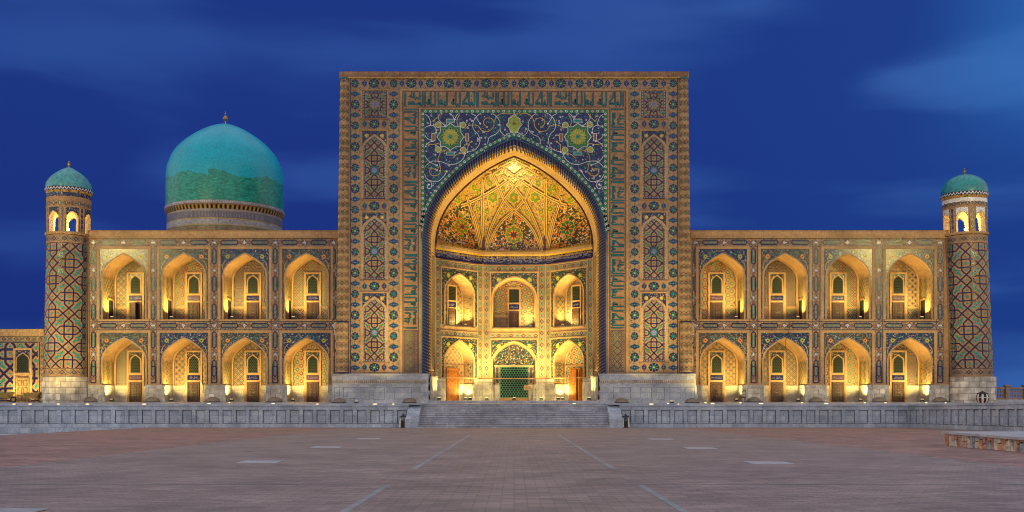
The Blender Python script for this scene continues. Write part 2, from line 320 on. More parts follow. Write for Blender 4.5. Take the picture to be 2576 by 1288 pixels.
    def lathe(s, prof, c=(0, 0, 0), n=32, m='marble', a0=0.0, a1=2 * math.pi, r0=None, lean=0.0):
        r0 = r0 or max(p[0] for p in prof)
        for k in range(len(prof) - 1):
            (ra, za), (rb, zb) = prof[k], prof[k + 1]
            mm = m(k) if callable(m) else m
            for i in range(n):
                t0 = a0 + (a1 - a0) * i / n; t1 = a0 + (a1 - a0) * (i + 1) / n
                def q(r, t, z): return (c[0] + lean * z + r * math.sin(t), c[1] - r * math.cos(t), c[2] + z)
                pts = [q(ra, t0, za), q(ra, t1, za), q(rb, t1, zb), q(rb, t0, zb)]
                uv = [(t0 * r0, c[2] + za), (t1 * r0, c[2] + za), (t1 * r0, c[2] + zb), (t0 * r0, c[2] + zb)]
                if rb < 1e-4: pts = pts[:3]; uv = uv[:3]
                elif ra < 1e-4: pts = [pts[0], pts[2], pts[3]]; uv = [uv[0], uv[2], uv[3]]
                s.face(pts, mm, uv)
    def tube(s, pts, r, m, n=6):
        pts = [Vector(p) for p in pts]; rings = []
        for i, p in enumerate(pts):
            t = (pts[min(i + 1, len(pts) - 1)] - pts[max(i - 1, 0)]).normalized()
            a = t.cross(Vector((0, 0, 1)));  a = a.normalized() if a.length > 0.05 else t.cross(Vector((0, 1, 0))).normalized()
            b = t.cross(a); rr = r[i] if isinstance(r, (list, tuple)) else r
            rings.append([tuple(p + (a * math.cos(6.28318 * k / n) + b * math.sin(6.28318 * k / n)) * rr) for k in range(n)])
        for A, B in zip(rings[:-1], rings[1:]):
            for k in range(n): s.face([A[k], A[(k + 1) % n], B[(k + 1) % n], B[k]], m)
        s.face(rings[0], m); s.face(rings[-1], m)
    def build(s, name, parent=None, smooth=False, loc=None):
        me = bpy.data.meshes.new(name)
        if loc:
            s.v = [(p[0] - loc[0], p[1] - loc[1], p[2] - loc[2]) for p in s.v]
        me.from_pydata([tuple(p) for p in s.v], [], s.f)
        for n in s.names: me.materials.append(MATS[n])
        me.polygons.foreach_set('material_index', s.m)
        ul = me.uv_layers.new(name='UVMap'); flat = [c for q in s.uv for c in (q[0], q[1])]; ul.data.foreach_set('uv', flat)
        if smooth:
            import bmesh
            bm = bmesh.new(); bm.from_mesh(me); bmesh.ops.remove_doubles(bm, verts=bm.verts, dist=0.0005); bmesh.ops.recalc_face_normals(bm, faces=bm.faces)
            bm.to_mesh(me); bm.free(); me.polygons.foreach_set('use_smooth', [True] * len(me.polygons))
            try: me.set_sharp_from_angle(angle=R(40))
            except Exception: pass
        me.update()
        o = bpy.data.objects.new(name, me); C.objects.link(o)
        if loc: o.location = loc
        if parent: o.parent = parent
        return o
def arch(w, h, n=12, r1f=0.9, th=40):
    if w < 3: r1f, th = 0.83, 49
    """half profile from (w,0) to (0,h): four-centred pointed arch"""
    t = R(th); r1 = r1f * w
    P1 = (w - r1 + r1 * math.cos(t), r1 * math.sin(t)); dx, dy_ = -P1[0], h - P1[1]; nx, ny = math.cos(t), math.sin(t)
    dn = dx * nx + dy_ * ny
    if dn > -0.02 * w: dn = -0.02 * w
    r2 = -(dx * dx + dy_ * dy_) / (2 * dn); c2 = (P1[0] - r2 * nx, P1[1] - r2 * ny)
    pts = [(w - r1 + r1 * math.cos(t * i / (n // 2)), r1 * math.sin(t * i / (n // 2))) for i in range(n // 2 + 1)]
    a0 = t; a1 = math.atan2(h - c2[1], -c2[0])
    for i in range(1, n - n // 2 + 1):
        a = a0 + (a1 - a0) * i / (n - n // 2); pts.append((c2[0] + r2 * math.cos(a), c2[1] + r2 * math.sin(a)))
    pts[-1] = (0, h); return pts
def arch_path(w, hs, h, n=12, z0=0.0, xc=0.0):
    """from bottom right up over apex down to bottom left"""
    a = arch(w, h, n)
    r = [(xc + w, z0)] + [(xc + x, hs + y) for x, y in a]
    return r + [(2 * xc - x, y) for x, y in reversed(r[:-1])]
def arch_wall(mb, S, u0, u1, v0, v1, xc, w, hs, h, m, d=0.0, n=12, open_bottom=None):
    """rectangle minus arched opening whose floor is open_bottom"""
    ob = v0 if open_bottom is None else open_bottom
    mb.rect(S, u0, v0, xc - w, v1, m, d); mb.rect(S, xc + w, v0, u1, v1, m, d)
    if ob > v0: mb.rect(S, xc - w, v0, xc + w, ob, m, d)
    a = arch(w, h, n)
    for (x0, y0), (x1, y1) in zip(a[:-1], a[1:]):
        for s_ in (-1, 1):
            mb.poly(S, [(xc + s_ * x0, hs + y0), (xc + s_ * x1, hs + y1), (xc + s_ * x1, v1), (xc + s_ * x0, v1)], m, d)
# ------------------------------------------------------------------ ornament
def strap(mb, S, x0, x1, z0, z1, P, d=0.006, wd=None, ca='navy_tile', cb='teal_tile', cx=0.0, cz=0.0, seg=None, fill=True, d2=None):
    """interlaced strapwork: hash knots on a chequered grid joined by crossing diagonals"""
    wd = wd or P * 0.045; old = mb.clip
    if mb.clip is None: mb.clip = [(x0, z0), (x1, z0), (x1, z1), (x0, z1)]
    a, h, g = 0.12 * P, 0.22 * P, 0.62 * P
    for i in range(int((x0 - cx) / P * 2) - 2, int((x1 - cx) / P * 2) + 3):
        for j in range(int((z0 - cz) / P * 2) - 2, int((z1 - cz) / P * 2) + 3):
            if (i + j) % 2: 
                if fill:     # diamond centre
                    u, v = cx + i * P / 2, cz + j * P / 2
                    if x0 - .1 < u < x1 + .1 and z0 - .1 < v < z1 + .1: mb.disc(S, u, v, P * 0.035, cb, d, 4)
                continue
            u, v = cx + i * P / 2, cz + j * P / 2
            if u < x0 - P or u > x1 + P or v < z0 - P or v > z1 + P: continue
            for s1 in (-1, 1):
                mb.stroke(S, [(u + s1 * a, v - h), (u + s1 * a, v + h)], wd, ca, d + 0.002, seg=seg)
                mb.stroke(S, [(u - h, v + s1 * a), (u + h, v + s1 * a)], wd, ca, d + 0.004, seg=seg)
                for s2 in (-1, 1):
                    mb.stroke(S, [(u + s1 * a, v + s2 * h), (u - s1 * 0.28 * P, v + s2 * g)], wd, ca, d + (0.006 if s1 * s2 > 0 else 0.008), seg=seg)
                    if fill:
                        # teal star with arms towards the diamonds
                        p, q = u + s1 * P / 4, v + s2 * P / 4
                        if s2 > 0:
                            dx = -s1
                            arm = [(p - dx * 0.12 * P, q - 0.12 * P), (p + dx * 0.12 * P, q + 0.12 * P)]
                            mb.stroke(S, arm, P * 0.065, cb, d, seg=seg)
                            mb.rect(S, p - .062 * P, q - .062 * P, p + .062 * P, q + .062 * P, cb, d + 0.002)
                            mb.rect(S, p - .028 * P, q - .028 * P, p + .028 * P, q + .028 * P, 'buff_brick', d + 0.004)
                            mb.rect(S, p - .014 * P, q - .014 * P, p + .014 * P, q + .014 * P, ca, d + 0.006)
                if fill:
                    mb.disc(S, u, v + s1 * 0.2 * P, P * 0.04, cb, d, 4); mb.disc(S, u + s1 * 0.2 * P, v, P * 0.04, cb, d, 4)
            if fill:
                mb.disc(S, u, v, P * 0.055, cb, d, 4); mb.disc(S, u, v, P * 0.02, 'buff_brick', d + 0.002, 4)
    mb.clip = old
def diamonds(mb, S, x0, x1, z0, z1, P, d=0.006, ca='navy_tile', cb='teal_tile', style=0):
    old = mb.clip
    if mb.clip is None: mb.clip = [(x0, z0), (x1, z0), (x1, z1), (x0, z1)]
    ni = int((x1 - x0) / P) + 3; nj = int((z1 - z0) / P) + 3
    xm = (x0 + x1) / 2
    for i in range(-ni, ni + 1):
        for j in range(-1, 2 * nj):
            if (i + j) % 2: continue
            u, v = xm + i * P / 2, z0 + j * P / 2
            if u < x0 - P / 2 or u > x1 + P / 2 or v < z0 - P / 2 or v > z1 + P / 2: continue
            c1, c2 = (ca, cb) if (i // 2 + j) % 2 else (cb, ca)
            if style == 0:
                mb.stroke(S, [(u + .33 * P, v), (u, v + .33 * P), (u - .33 * P, v), (u, v - .33 * P)], .11 * P, c1, d, True)
                mb.disc(S, u, v, .10 * P, c2, d, 4)
            elif style == 1:
                mb.stroke(S, [(u - .30 * P, v), (u + .30 * P, v)], .09 * P, c1, d); mb.stroke(S, [(u, v - .30 * P), (u, v + .30 * P)], .09 * P, c1, d + .001)
                for s1 in (-1, 1):
                    for s2 in (-1, 1): mb.disc(S, u + s1 * .2 * P, v + s2 * .2 * P, .08 * P, c2, d, 4)
            elif style == 2:
                mb.stroke(S, [(u - .46 * P, v), (u, v + .46 * P), (u + .46 * P, v)], .10 * P, cb, d); mb.stroke(S, [(u - .40 * P, v - .25 * P), (u, v + .15 * P), (u + .40 * P, v - .25 * P)], .07 * P, ca, d + .001)
            else:
                mb.star(S, u, v, .34 * P, .19 * P, 8, c1, d); mb.disc(S, u, v, .12 * P, 'gold_tile', d + .002, 6)
                mb.stroke(S, [(u - .5 * P, v), (u - .36 * P, v)], .08 * P, cb, d); mb.stroke(S, [(u, v + .5 * P), (u, v + .36 * P)], .08 * P, cb, d)
    mb.clip = old
def chain(mb, S, a0, a1, hw, d=0.006, c1='teal_tile', c2='navy_tile', bg=None, step=None, edge='teal_tile'):
    """narrow border: alternating green lozenges and navy crosses; S is along/across"""
    if bg: mb.rect(S, a0, -hw, a1, hw, bg, d - 0.003, max(1, int((a1 - a0) / 0.6)))
    step = step or hw * 2.4; n = max(1, int((a1 - a0) / step)); st = (a1 - a0) / n
    for i in range(n):
        u = a0 + (i + .5) * st
        if i % 2:
            mb.stroke(S, [(u - hw * .8, 0), (u, hw * .62), (u + hw * .8, 0), (u, -hw * .62)], hw * .24, c2, d, True); mb.disc(S, u, 0, hw * .2, c1, d, 4)
        else:
            mb.stroke(S, [(u - hw, -hw * .6), (u + hw, hw * .6)], hw * .26, c1, d); mb.stroke(S, [(u - hw, hw * .6), (u + hw, -hw * .6)], hw * .26, c1, d + .001)
            mb.disc(S, u, 0, hw * .22, c2, d + .003, 4)
    for s_ in (-1, 1): mb.rect(S, a0, s_ * hw * .93 - .02, a1, s_ * hw * .93 + .02, edge, d, max(1, int((a1 - a0) / 0.6)))
def quat(mb, S, u, v, r, m, d, inner=None, core=None):
    for s1, s2 in ((1, 0), (-1, 0), (0, 1), (0, -1)): mb.disc(S, u + s1 * r * .52, v + s2 * r * .52, r * .42, m, d, 8)
    for s1, s2 in ((1, 1), (-1, 1), (1, -1), (-1, -1)): mb.disc(S, u + s1 * r * .4, v + s2 * r * .4, r * .34, m, d + .001, 6)
    mb.rect(S, u - r * .45, v - r * .45, u + r * .45, v + r * .45, m, d + .0015)
    if inner:
        mb.stroke(S, [(u - r * .7, v), (u + r * .7, v)], r * .24, inner, d + .003); mb.stroke(S, [(u, v - r * .7), (u, v + r * .7)], r * .24, inner, d + .004)
        for s1 in (-1, 1):
            for s2 in (-1, 1): mb.disc(S, u + s1 * r * .42, v + s2 * r * .42, r * .15, inner, d + .003, 4)
    if core: mb.disc(S, u, v, r * .16, core, d + .005, 4)
def wing_frieze(mb, S, a0, a1, hw, units, d=0.006, first=True):
    """white cross knots and long navy cartouches; S is along/across"""
    L = (a1 - a0) / units
    mb.rect(S, a0 + .01, -hw * .97, a1 - .01, hw * .97, 'fleck_dark', d - (.003 if first else .0045))
    for s_ in (-1, 1):
        mb.rect(S, a0, s_ * hw * .97 - .022, a1, s_ * hw * .97 + .022, 'navy_tile', d)
        k = int((a1 - a0) / .34)
        for i in range(k): mb.disc(S, a0 + (i + .5) * (a1 - a0) / k, s_ * hw * .80, .05, 'teal_tile', d, 4)
    for i in range(units + 1):
        u = a0 + i * L
        if (0 < i < units) or (first and i == units) or (first == 2 and i == 0):
            quat(mb, S, u, 0, hw * .66, 'navy_tile', d, 'white_tile' , 'lilac_tile')
    for i in range(units):
        b, e = a0 + i * L + hw * .8, a0 + (i + 1) * L - hw * .8; c = (b + e) / 2
        for q in (b + hw * .25, e - hw * .25):
            quat(mb, S, q, 0, hw * .5, 'plum_tile', d, 'buff_brick', 'navy_tile')
        b2, e2 = b + hw * .75, e - hw * .75
        mb.stroke(S, [(b2, 0), (b2 + .12, hw * .5), (e2 - .12, hw * .5), (e2, 0), (e2 - .12, -hw * .5), (b2 + .12, -hw * .5)], .10, 'navy_tile', d + .002, True)
        mb.stroke(S, [(b2 + .16, 0), (b2 + .22, hw * .22), (e2 - .22, hw * .22), (e2 - .16, 0), (e2 - .22, -hw * .22), (b2 + .22, -hw * .22)], .05, 'teal_tile', d + .002, True)
        n = max(2, int((e2 - b2 - .5) / .14))
        for k in range(n):
            x = b2 + .28 + k * .14; mb.stroke(S, [(x, -hw * .12), (x, hw * .14 * (1 if k % 3 else .4))], .04, 'teal_tile', d + .003)
def rosette(mb, S, u, v, r, d=0.006, sx=1.0, big=True):
    mb.star(S, u, v, r, r * .86, 8, 'teal_tile', d, sx=sx)
    mb.star(S, u, v, r * .90, r * .78, 8, 'navy_tile', d + .002, sx=sx)
    mb.star(S, u, v, r * .62, r * .34, 8, 'teal_tile', d + .004, rot=.39, sx=sx)
    for i in range(8):
        a = i * .7854 + .39; mb.disc(S, u + sx * r * .58 * math.cos(a), v + r * .58 * math.sin(a), r * .10, 'gold_tile' if i % 2 else 'lilac_tile', d + .006, 5)
    mb.disc(S, u, v, r * .2, 'lime_tile' if big else 'teal_light_tile', d + .008, 6)
    for s_ in (-1, 1): mb.disc(S, u + s_ * r * 1.12 * sx, v, r * .11, 'gold_tile' if big else 'teal_tile', d, 4)
def cartouche(mb, S, u, v, a, b, d=0.006, c='teal_tile'):
    """a: half width, b: half height"""
    mb.poly(S, [(u - a, v), (u - a * .7, v + b * .45), (u - a * .35, v + b * .55), (u, v + b), (u + a * .35, v + b * .55), (u + a * .7, v + b * .45), (u + a, v), (u + a * .7, v - b * .45), (u + a * .35, v - b * .55), (u, v - b), (u - a * .35, v - b * .55), (u - a * .7, v - b * .45)], c, d)
    mb.poly(S, [(u - a * .78, v), (u - a * .5, v + b * .32), (u, v + b * .72), (u + a * .5, v + b * .32), (u + a * .78, v), (u + a * .5, v - b * .32), (u, v - b * .72), (u - a * .5, v - b * .32)], 'blue_tile', d + .002)
    for k in (-.45, 0, .45):
        mb.disc(S, u + (a * k if a > b else 0), v + (b * k if b >= a else 0), min(a, b) * .17, 'lilac_tile' if k else 'lime_tile', d + .004, 5)
# square kufic phrases, letters in strokes (x right, y down, 0..320 tall band)
KUF = {
 'A': (650, [[(635, 20), (635, 310)], [(580, 10), (580, 280), (555, 305), (525, 280), (525, 245), (510, 220), (495, 245), (495, 275), (470, 305), (450, 280), (450, 10)], [(495, 272), (525, 272)],
            [(410, 20), (410, 110), (320, 220), (320, 240), (410, 240)], [(300, 275), (450, 275)],
            [(250, 20), (250, 270), (225, 305), (200, 280), (175, 305), (150, 280), (150, 20)], [(150, 270), (80, 270), (60, 250), (90, 220), (100, 150), (100, 270)], ]),
 'B': (560, [[(10, 20), (10, 310)], [(510, 20), (510, 280), (485, 305), (460, 280), (460, 200)], [(460, 280), (340, 280), (315, 300), (315, 20)], [(395, 270), (395, 200), (370, 180), (345, 210), (345, 250), (395, 250)],
            [(245, 10), (245, 280), (220, 305), (190, 285), (165, 305), (140, 280), (140, 10)], [(140, 270), (70, 270), (55, 250), (85, 220), (95, 160), (95, 270)]]),
 'C': (460, [[(10, 20), (10, 310)], [(420, 20), (420, 280), (395, 305), (365, 280), (365, 245), (300, 245)], [(365, 280), (220, 280), (220, 240), (200, 220), (180, 240), (180, 280), (85, 280)], [(85, 235), (150, 235), (150, 280)],
            [(350, 20), (350, 130), (325, 155), (285, 120), (250, 155), (220, 130), (220, 20)], [(220, 110), (150, 110), (130, 95), (165, 60), (165, 10)]])}
KTH = [[(0, 0), (22, 0), (22, 22)], [(0, 0), (14, 26), (28, 0)]]
def kufic(mb, S, a0, a1, hw, periods, d=0.006):
    """S along/across, text from a0 to a1, letter tops at +hw"""
    sc = (a1 - a0) / (1670.0 * periods); sy = hw * 2 * .86 / 320.0; x = a0
    for _ in range(periods):
        for k in 'CBA':
            wd, strokes = KUF[k]
            for st in strokes:
                pts = [(x + p[0] * sc, (160 - p[1]) * sy) for p in st]
                mb.stroke(S, pts, 41 * sy, 'navy_tile', d); mb.stroke(S, pts, 24 * sy, 'teal_tile', d + .003)
                for e in (pts[0], pts[-1]):
                    if abs(e[1]) > hw * .7: mb.disc(S, e[0], e[1], 22 * sy, 'navy_tile', d + .001, 4)
            n = int(wd / 62)
            for q in range(n):
                u = x + (q + .5) * wd / n * sc
                mb.stroke(S, [(u - 14 * sc, -hw * .99), (u, -hw * .90), (u + 14 * sc, -hw * .99)], .035, 'teal_tile', d)
                mb.stroke(S, [(u - 16 * sc, hw * .99), (u, hw * .84), (u + 16 * sc, hw * .99)], .035, 'green_tile' if q % 2 else 'plum_tile', d)
                if q % 2: mb.disc(S, u + 20 * sc, -hw * .05, .06, 'green_tile', d - .001, 4); mb.stroke(S, [(u - 20 * sc, hw * .35), (u + 24 * sc, hw * .35), (u + 24 * sc, hw * .52)], .028, 'plum_tile', d + .005)
            x += wd * sc
def scribble(mb, S, a0, a1, hw, d, rnd, c='white_tile', dens=1.0):
    """interlaced cursive lettering on a dark band"""
    L = a1 - a0; st = hw * .42 / dens; n = int(L / st)
    for i in range(n):
        u = a0 + (i + .5) * st
        if rnd.random() < .55: mb.stroke(S, [(u, -hw * .35), (u + rnd.uniform(-.1, .1) * hw, hw * rnd.uniform(.5, .85))], hw * .10, c, d)
        r = hw * rnd.uniform(.2, .42); y = hw * rnd.uniform(-.55, .1); a = rnd.uniform(0, 6.28); k = rnd.choice((-1, 1))
        mb.stroke(S, [(u + r * 1.3 * math.cos(a + k * t * .75), y + r * .7 * math.sin(a + k * t * .75)) for t in range(5)], hw * .10, c, d + .001)
        if rnd.random() < .4: mb.disc(S, u, hw * rnd.uniform(-.8, .8), hw * .09, c, d, 4)
def smooth(pts, n=5):
    r = []
    P = [pts[0]] + pts + [pts[-1]]
    for i in range(1, len(P) - 2):
        p0, p1, p2, p3 = P[i - 1], P[i], P[i + 1], P[i + 2]
        for k in range(n):
            t = k / n
            r.append(tuple(.5 * (2 * p1[c] + (p2[c] - p0[c]) * t + (2 * p0[c] - 5 * p1[c] + 4 * p2[c] - p3[c]) * t * t + (3 * p1[c] - p0[c] - 3 * p2[c] + p3[c]) * t ** 3) for c in (0, 1)))
    return r + [pts[-1]]
# ------------------------------------------------------------------ lamps
def spot(parent, loc, target, power, size=90, blend=0.8, col=WARM, rad=0.08, name='beam'):
    l = bpy.data.lights.new(name, 'SPOT'); l.energy = power; l.color = col; l.spot_size = R(size); l.spot_blend = blend; l.shadow_soft_size = rad
    o = bpy.data.objects.new(name, l); C.objects.link(o)
    o.rotation_euler = (Vector(target) - Vector(loc)).to_track_quat('-Z', 'Y').to_euler()
    if parent: o.parent = parent; o.location = Vector(loc) - parent.location
    else: o.location = loc
    return o
def point(parent, loc, power, col=WARM, rad=0.15, name='bulb'):
    l = bpy.data.lights.new(name, 'POINT'); l.energy = power; l.color = col; l.shadow_soft_size = rad
    o = bpy.data.objects.new(name, l); C.objects.link(o); o.parent = parent; o.location = Vector(loc) - parent.location
    return o
_flood = {}
def floodlight(loc, label, power, aim, group='small floodlights in the niches', size=150, rz=0.0, sc=1.0, blend=0.6):
    """small box floodlight: housing, bracket, glowing lens"""
    o = empty('floodlight', loc, label, 'floodlight', group); o.rotation_euler.z = 0
    if not _flood:
        b = MB(); b.box(-.13, .13, -.09, .09, .08, .24, 'dark_metal'); b.box(-.16, .16, -.11, .11, .20, .23, 'dark_metal'); _flood['housing'] = b.build('housing', o)
        b = MB(); b.box(-.15, -.13, -.03, .03, .0, .16, 'dark_metal'); b.box(.13, .15, -.03, .03, .0, .16, 'dark_metal'); b.box(-.15, .15, -.05, .05, .0, .015, 'dark_metal'); _flood['bracket'] = b.build('bracket', o)
        b = MB(); b.box(-.11, .11, -.07, .07, .241, .25, 'lamp_glow'); _flood['lens'] = b.build('lens', o)
    else:
        for k, v in _flood.items():
            c = v.copy(); C.objects.link(c); c.parent = o
    spot(o, (loc[0], loc[1], loc[2] + .30), aim, power, size, blend, rad=.06)
    return o
TF = 1.91; TE = 1.74      # terrace floor at the wings and at its front edge
def tz(Y): return TF if Y > 0 else (TF + (TE - TF) * (-Y / 8.0) if Y > -8 else TE)
def gz(Y): return 0.0086 * (-8 - Y)
# ================================================================== SETTING
mb = MB(); S0 = lambda u, v, d: (u, v, gz(v) + d)
ys = [-8 - 3.0 * i for i in range(60)]
for a, b in zip(ys[:-1], ys[1:]):
    for x0, x1, m in ((-28, -12.6, 'paving_red'), (-12.6, 12.6, 'paving'), (12.6, 60, 'paving_red')):
        mb.face([(x0, a, gz(a)), (x1, a, gz(a)), (x1, b, gz(b)), (x0, b, gz(b))], m)
mb.face([(-28, -8, 0), (-28, -188, gz(-188)), (-28, -188, -0.6), (-28, -8, -0.6)], 'path_stone')
tag(mb.build('plaza'), kind='structure')
mb = MB(); mb.face([(-160, -8.2, -.47), (-28.0, -8.2, -.47), (-28.0, -188, -.47), (-160, -188, -.47)], 'path_stone'); tag(mb.build('path'), kind='structure')
mb = MB(); mb.face([(-1500, -1500, -.9), (1500, -1500, -.9), (1500, 1500, -.9), (-1500, 1500, -.9)], 'soil'); tag(mb.build('ground'), kind='structure')
mb = MB()
def line(x0, y0, x1, y1, wd, m='paving_line'):
    mb.stroke(S0, [(x0, y0), (x1, y1)], wd, m, 0.005, seg=3.0)
for s_ in (-1, 1):
    line(s_ * 2.45, -29.5, s_ * 2.45, -60.2, .13); line(s_ * 2.45, -65.4, s_ * 2.45, -84, .13)
line(-12.62, -8.6, -12.62, -120, .10); line(12.62, -8.6, 12.62, -120, .10)
for yy, x0, x1 in ((-39.4, -12.5, 12.5), (-50.2, -12.5, 12.5), (-65.2, -12.5, -2.5), (-65.2, 2.5, 12.5)):
    line(x0, yy, x1, yy, .05)
mb.stroke(S0, [(-27.93, -8.5), (-27.93, -120)], .16, 'path_stone', .006, seg=3)
tag(mb.build('paving_line'), kind='structure')
mb = MB()
for a, b in ((0, -2.5), (-2.5, -5), (-5, -6.5)): mb.face([(-160, a, tz(a)), (60, a, tz(a)), (60, b, tz(b)), (-160, b, tz(b))], 'marble')
for x0, x1 in ((-160, -7.1), (7.1, 30.4)): mb.face([(x0, -6.5, tz(-6.5)), (x1, -6.5, tz(-6.5)), (x1, -8, TE), (x0, -8, TE)], 'marble')
mb.face([(30.4, -6.5, tz(-6.5)), (60, -6.5, tz(-6.5)), (60, -60, 2.6), (33.4, -60, 2.6), (30.4, -8, TE)], 'marble')
mb.face([(-160, 0, TF), (60, 0, TF), (60, 260, TF), (-160, 260, TF)], 'marble')
tag(mb.build('terrace'), kind='structure')
# ------------------------------------------------------------------ retaining wall
def panel_wall(name, A, B, zb0, zt0, zb1, zt1, label, parent=None, npan=None):
    A = Vector(A); B = Vector(B); L = (B - A).length; ux = (B - A).normalized(); n = Vector((ux.y, -ux.x, 0))
    root = empty(name, (A.x, A.y, zb0), label, 'wall', 'marble retaining walls of the terrace')
    def S(u, v, d):   # v 0..1.74 normalised height
        t = u / L; zb = zb0 + (zb1 - zb0) * t; zt = zt0 + (zt1 - zt0) * t
        return (A.x + ux.x * u + n.x * d - root.location.x, A.y + ux.y * u + n.y * d - root.location.y, zb + v / 1.74 * (zt - zb) - root.location.z)
    m = MB(); k = npan or int(round(L / 1.01)); p = L / k
    m.rect(S, 0, -.5, L, 1.6, 'marble', 0, k)
    for i in range(k):
        m.frame(S, i * p + .14, .30, i * p + p - .14, 1.36, .06, 'shadow_joint', .006)  # painted shadow gap outlining each panel
    for i in range(k + 1):
        u = i * p; m.sbox(S, max(0, u - .15), min(L, u + .15), .33, 1.34, 0, .085, 'marble')
    m.sbox(S, 0, L, 1.34, 1.60, 0, .10, 'marble')
    m.sbox(S, 0, L, 1.575, 1.6, .1, .105, 'shadow_joint')
    m.build('wall_face', root)
    m = MB(); m.sbox(S, 0, L, -.5, .33, 0, .12, 'marble'); m.rect(S, 0, .305, L, .33, 'shadow_joint', .124); m.build('plinth', root)
    m = MB(); m.sbox(S, -.02, L + .02, 1.60, 1.744, -.3, .14, 'marble'); m.face([S(0, 1.744, -.3), S(L, 1.744, -.3), S(L, 1.744, .14), S(0, 1.744, .14)], 'marble'); m.face([S(0, 1.6, 0), S(L, 1.6, 0), S(L, 1.6, .14), S(0, 1.6, .14)], 'marble'); m.build('coping', root)
    return root
panel_wall('retaining_wall', (-60, -8, 0), (-8.0, -8, 0), 0, TE, 0, TE, 'long grey marble terrace wall with recessed panels, left of the stairs')
panel_wall('retaining_wall', (8.0, -8, 0), (30, -8, 0), 0, TE, 0, TE, 'grey marble terrace wall with recessed panels, right of the stairs')
panel_wall('retaining_wall', (30, -8, 0), (33.2, -45, 0), 0, TE, .32, 2.35, 'grey marble terrace wall turning towards the viewer at the right edge')
# ------------------------------------------------------------------ staircase
st = empty('staircase', (0, -8, 0), 'wide marble staircase from the plaza to the terrace between sloping side walls', 'stairs')
n_st = 11; top_z = tz(-6.5); rise_ = top_z / n_st; run = 3.2 / n_st
for i in range(n_st):
    m = MB(); y0 = -9.7 + i * run - (-8); z1 = (i + 1) * rise_
    m.box(-7.1, 7.1, y0, 1.5, z1 - rise_ + .0 if i else -.1, z1 - .035, 'stair_marble'); m.box(-7.1, 7.1, y0 - .04, 1.5, z1 - .035, z1, 'stair_marble'); m.box(-7.1, 7.1, y0 - .004, y0 + .1, z1 - .06, z1 - .036, 'shadow_joint'); m.build('step', st)  # last box is a dark strip painting the shade under the nosing
for s_ in (-1, 1):
    m = MB(); a, b = (7.1, 8.05); prof = [(-1.75, -.1), (-1.75, .69), (.6, 1.76), (1.2, 1.76), (1.2, -.1)]
    L_ = [(s_ * a, p[0], p[1]) for p in prof]; R_ = [(s_ * b, p[0], p[1]) for p in prof]
    m.face(L_, 'marble'); m.face(R_, 'marble')
    for i in range(len(prof)): j = (i + 1) % len(prof); m.face([L_[i], L_[j], R_[j], R_[i]], 'marble')
    m.build('side_wall', st)
# ================================================================== MADRASAH
mad = empty('madrasah', (0, 0, 0), 'tiled madrasah with tall arched portal, arcaded wings, corner towers and turquoise dome', 'madrasah')
FRONT = plane((0, 0, 0))
rnd = random.Random(7); rd_p = random.Random(21)
# --- hex lattice infill
def lattice(mb, S, x0, x1, z0, z1, p, d, hole='glass_dark', clip=None, r=.43):
    old = mb.clip; mb.clip = clip or [(x0, z0), (x1, z0), (x1, z1), (x0, z1)]
    nx = int((x1 - x0) / p) + 2; nz = int((z1 - z0) / (p * .8)) + 2
    for j in range(nz):
        for i in range(-1, nx): mb.disc(S, x0 + (i + .5 * (j % 2)) * p + p * .25, z0 + (j + .5) * p * .8, p * r, hole, d, 6)
    mb.clip = old
def door_mesh(S, w, h, m, d, open_leaf=0, single=False):
    b = MB(); fr = .07
    b.sbox(S, -w, -w + fr, 0, h, 0, d + .05, m); b.sbox(S, w - fr, w, 0, h, 0, d + .05, m); b.sbox(S, -w + fr, w - fr, h - fr, h, 0, d + .05, m)
    leaves = [(-w + fr, w - fr)] if single else [(-w + fr, -.01), (.01, w - fr)]
    for k, (a, c) in enumerate(leaves):
        if open_leaf == k + 1:
            b.rect(S, a, 0, c, h - fr, 'shadow_room', .006)
            b.sbox(S, c - .09 if k == 0 else a - .0, c if k == 0 else a + .09, 0, h - fr, .006, .3, m)
            continue
        b.sbox(S, a, c, 0, h - fr, 0, d, m); n = 3
        for q in range(n):
            z0 = .12 + q * (h - .2) / n; z1 = z0 + (h - .2) / n - .12
            b.frame(S, a + .06, z0, c - .06, z1, .03, 'dark_wood' if m != 'dark_wood' else 'shadow_room', d + .002)
            b.sbox(S, a + .11, c - .11, z0 + .05, z1 - .05, d, d + .015, m)
    b.disc(S, -.05, h * .48, .025, 'brass', d + .03, 6); b.disc(S, .07, h * .48, .025, 'brass', d + .03, 6)
    return b
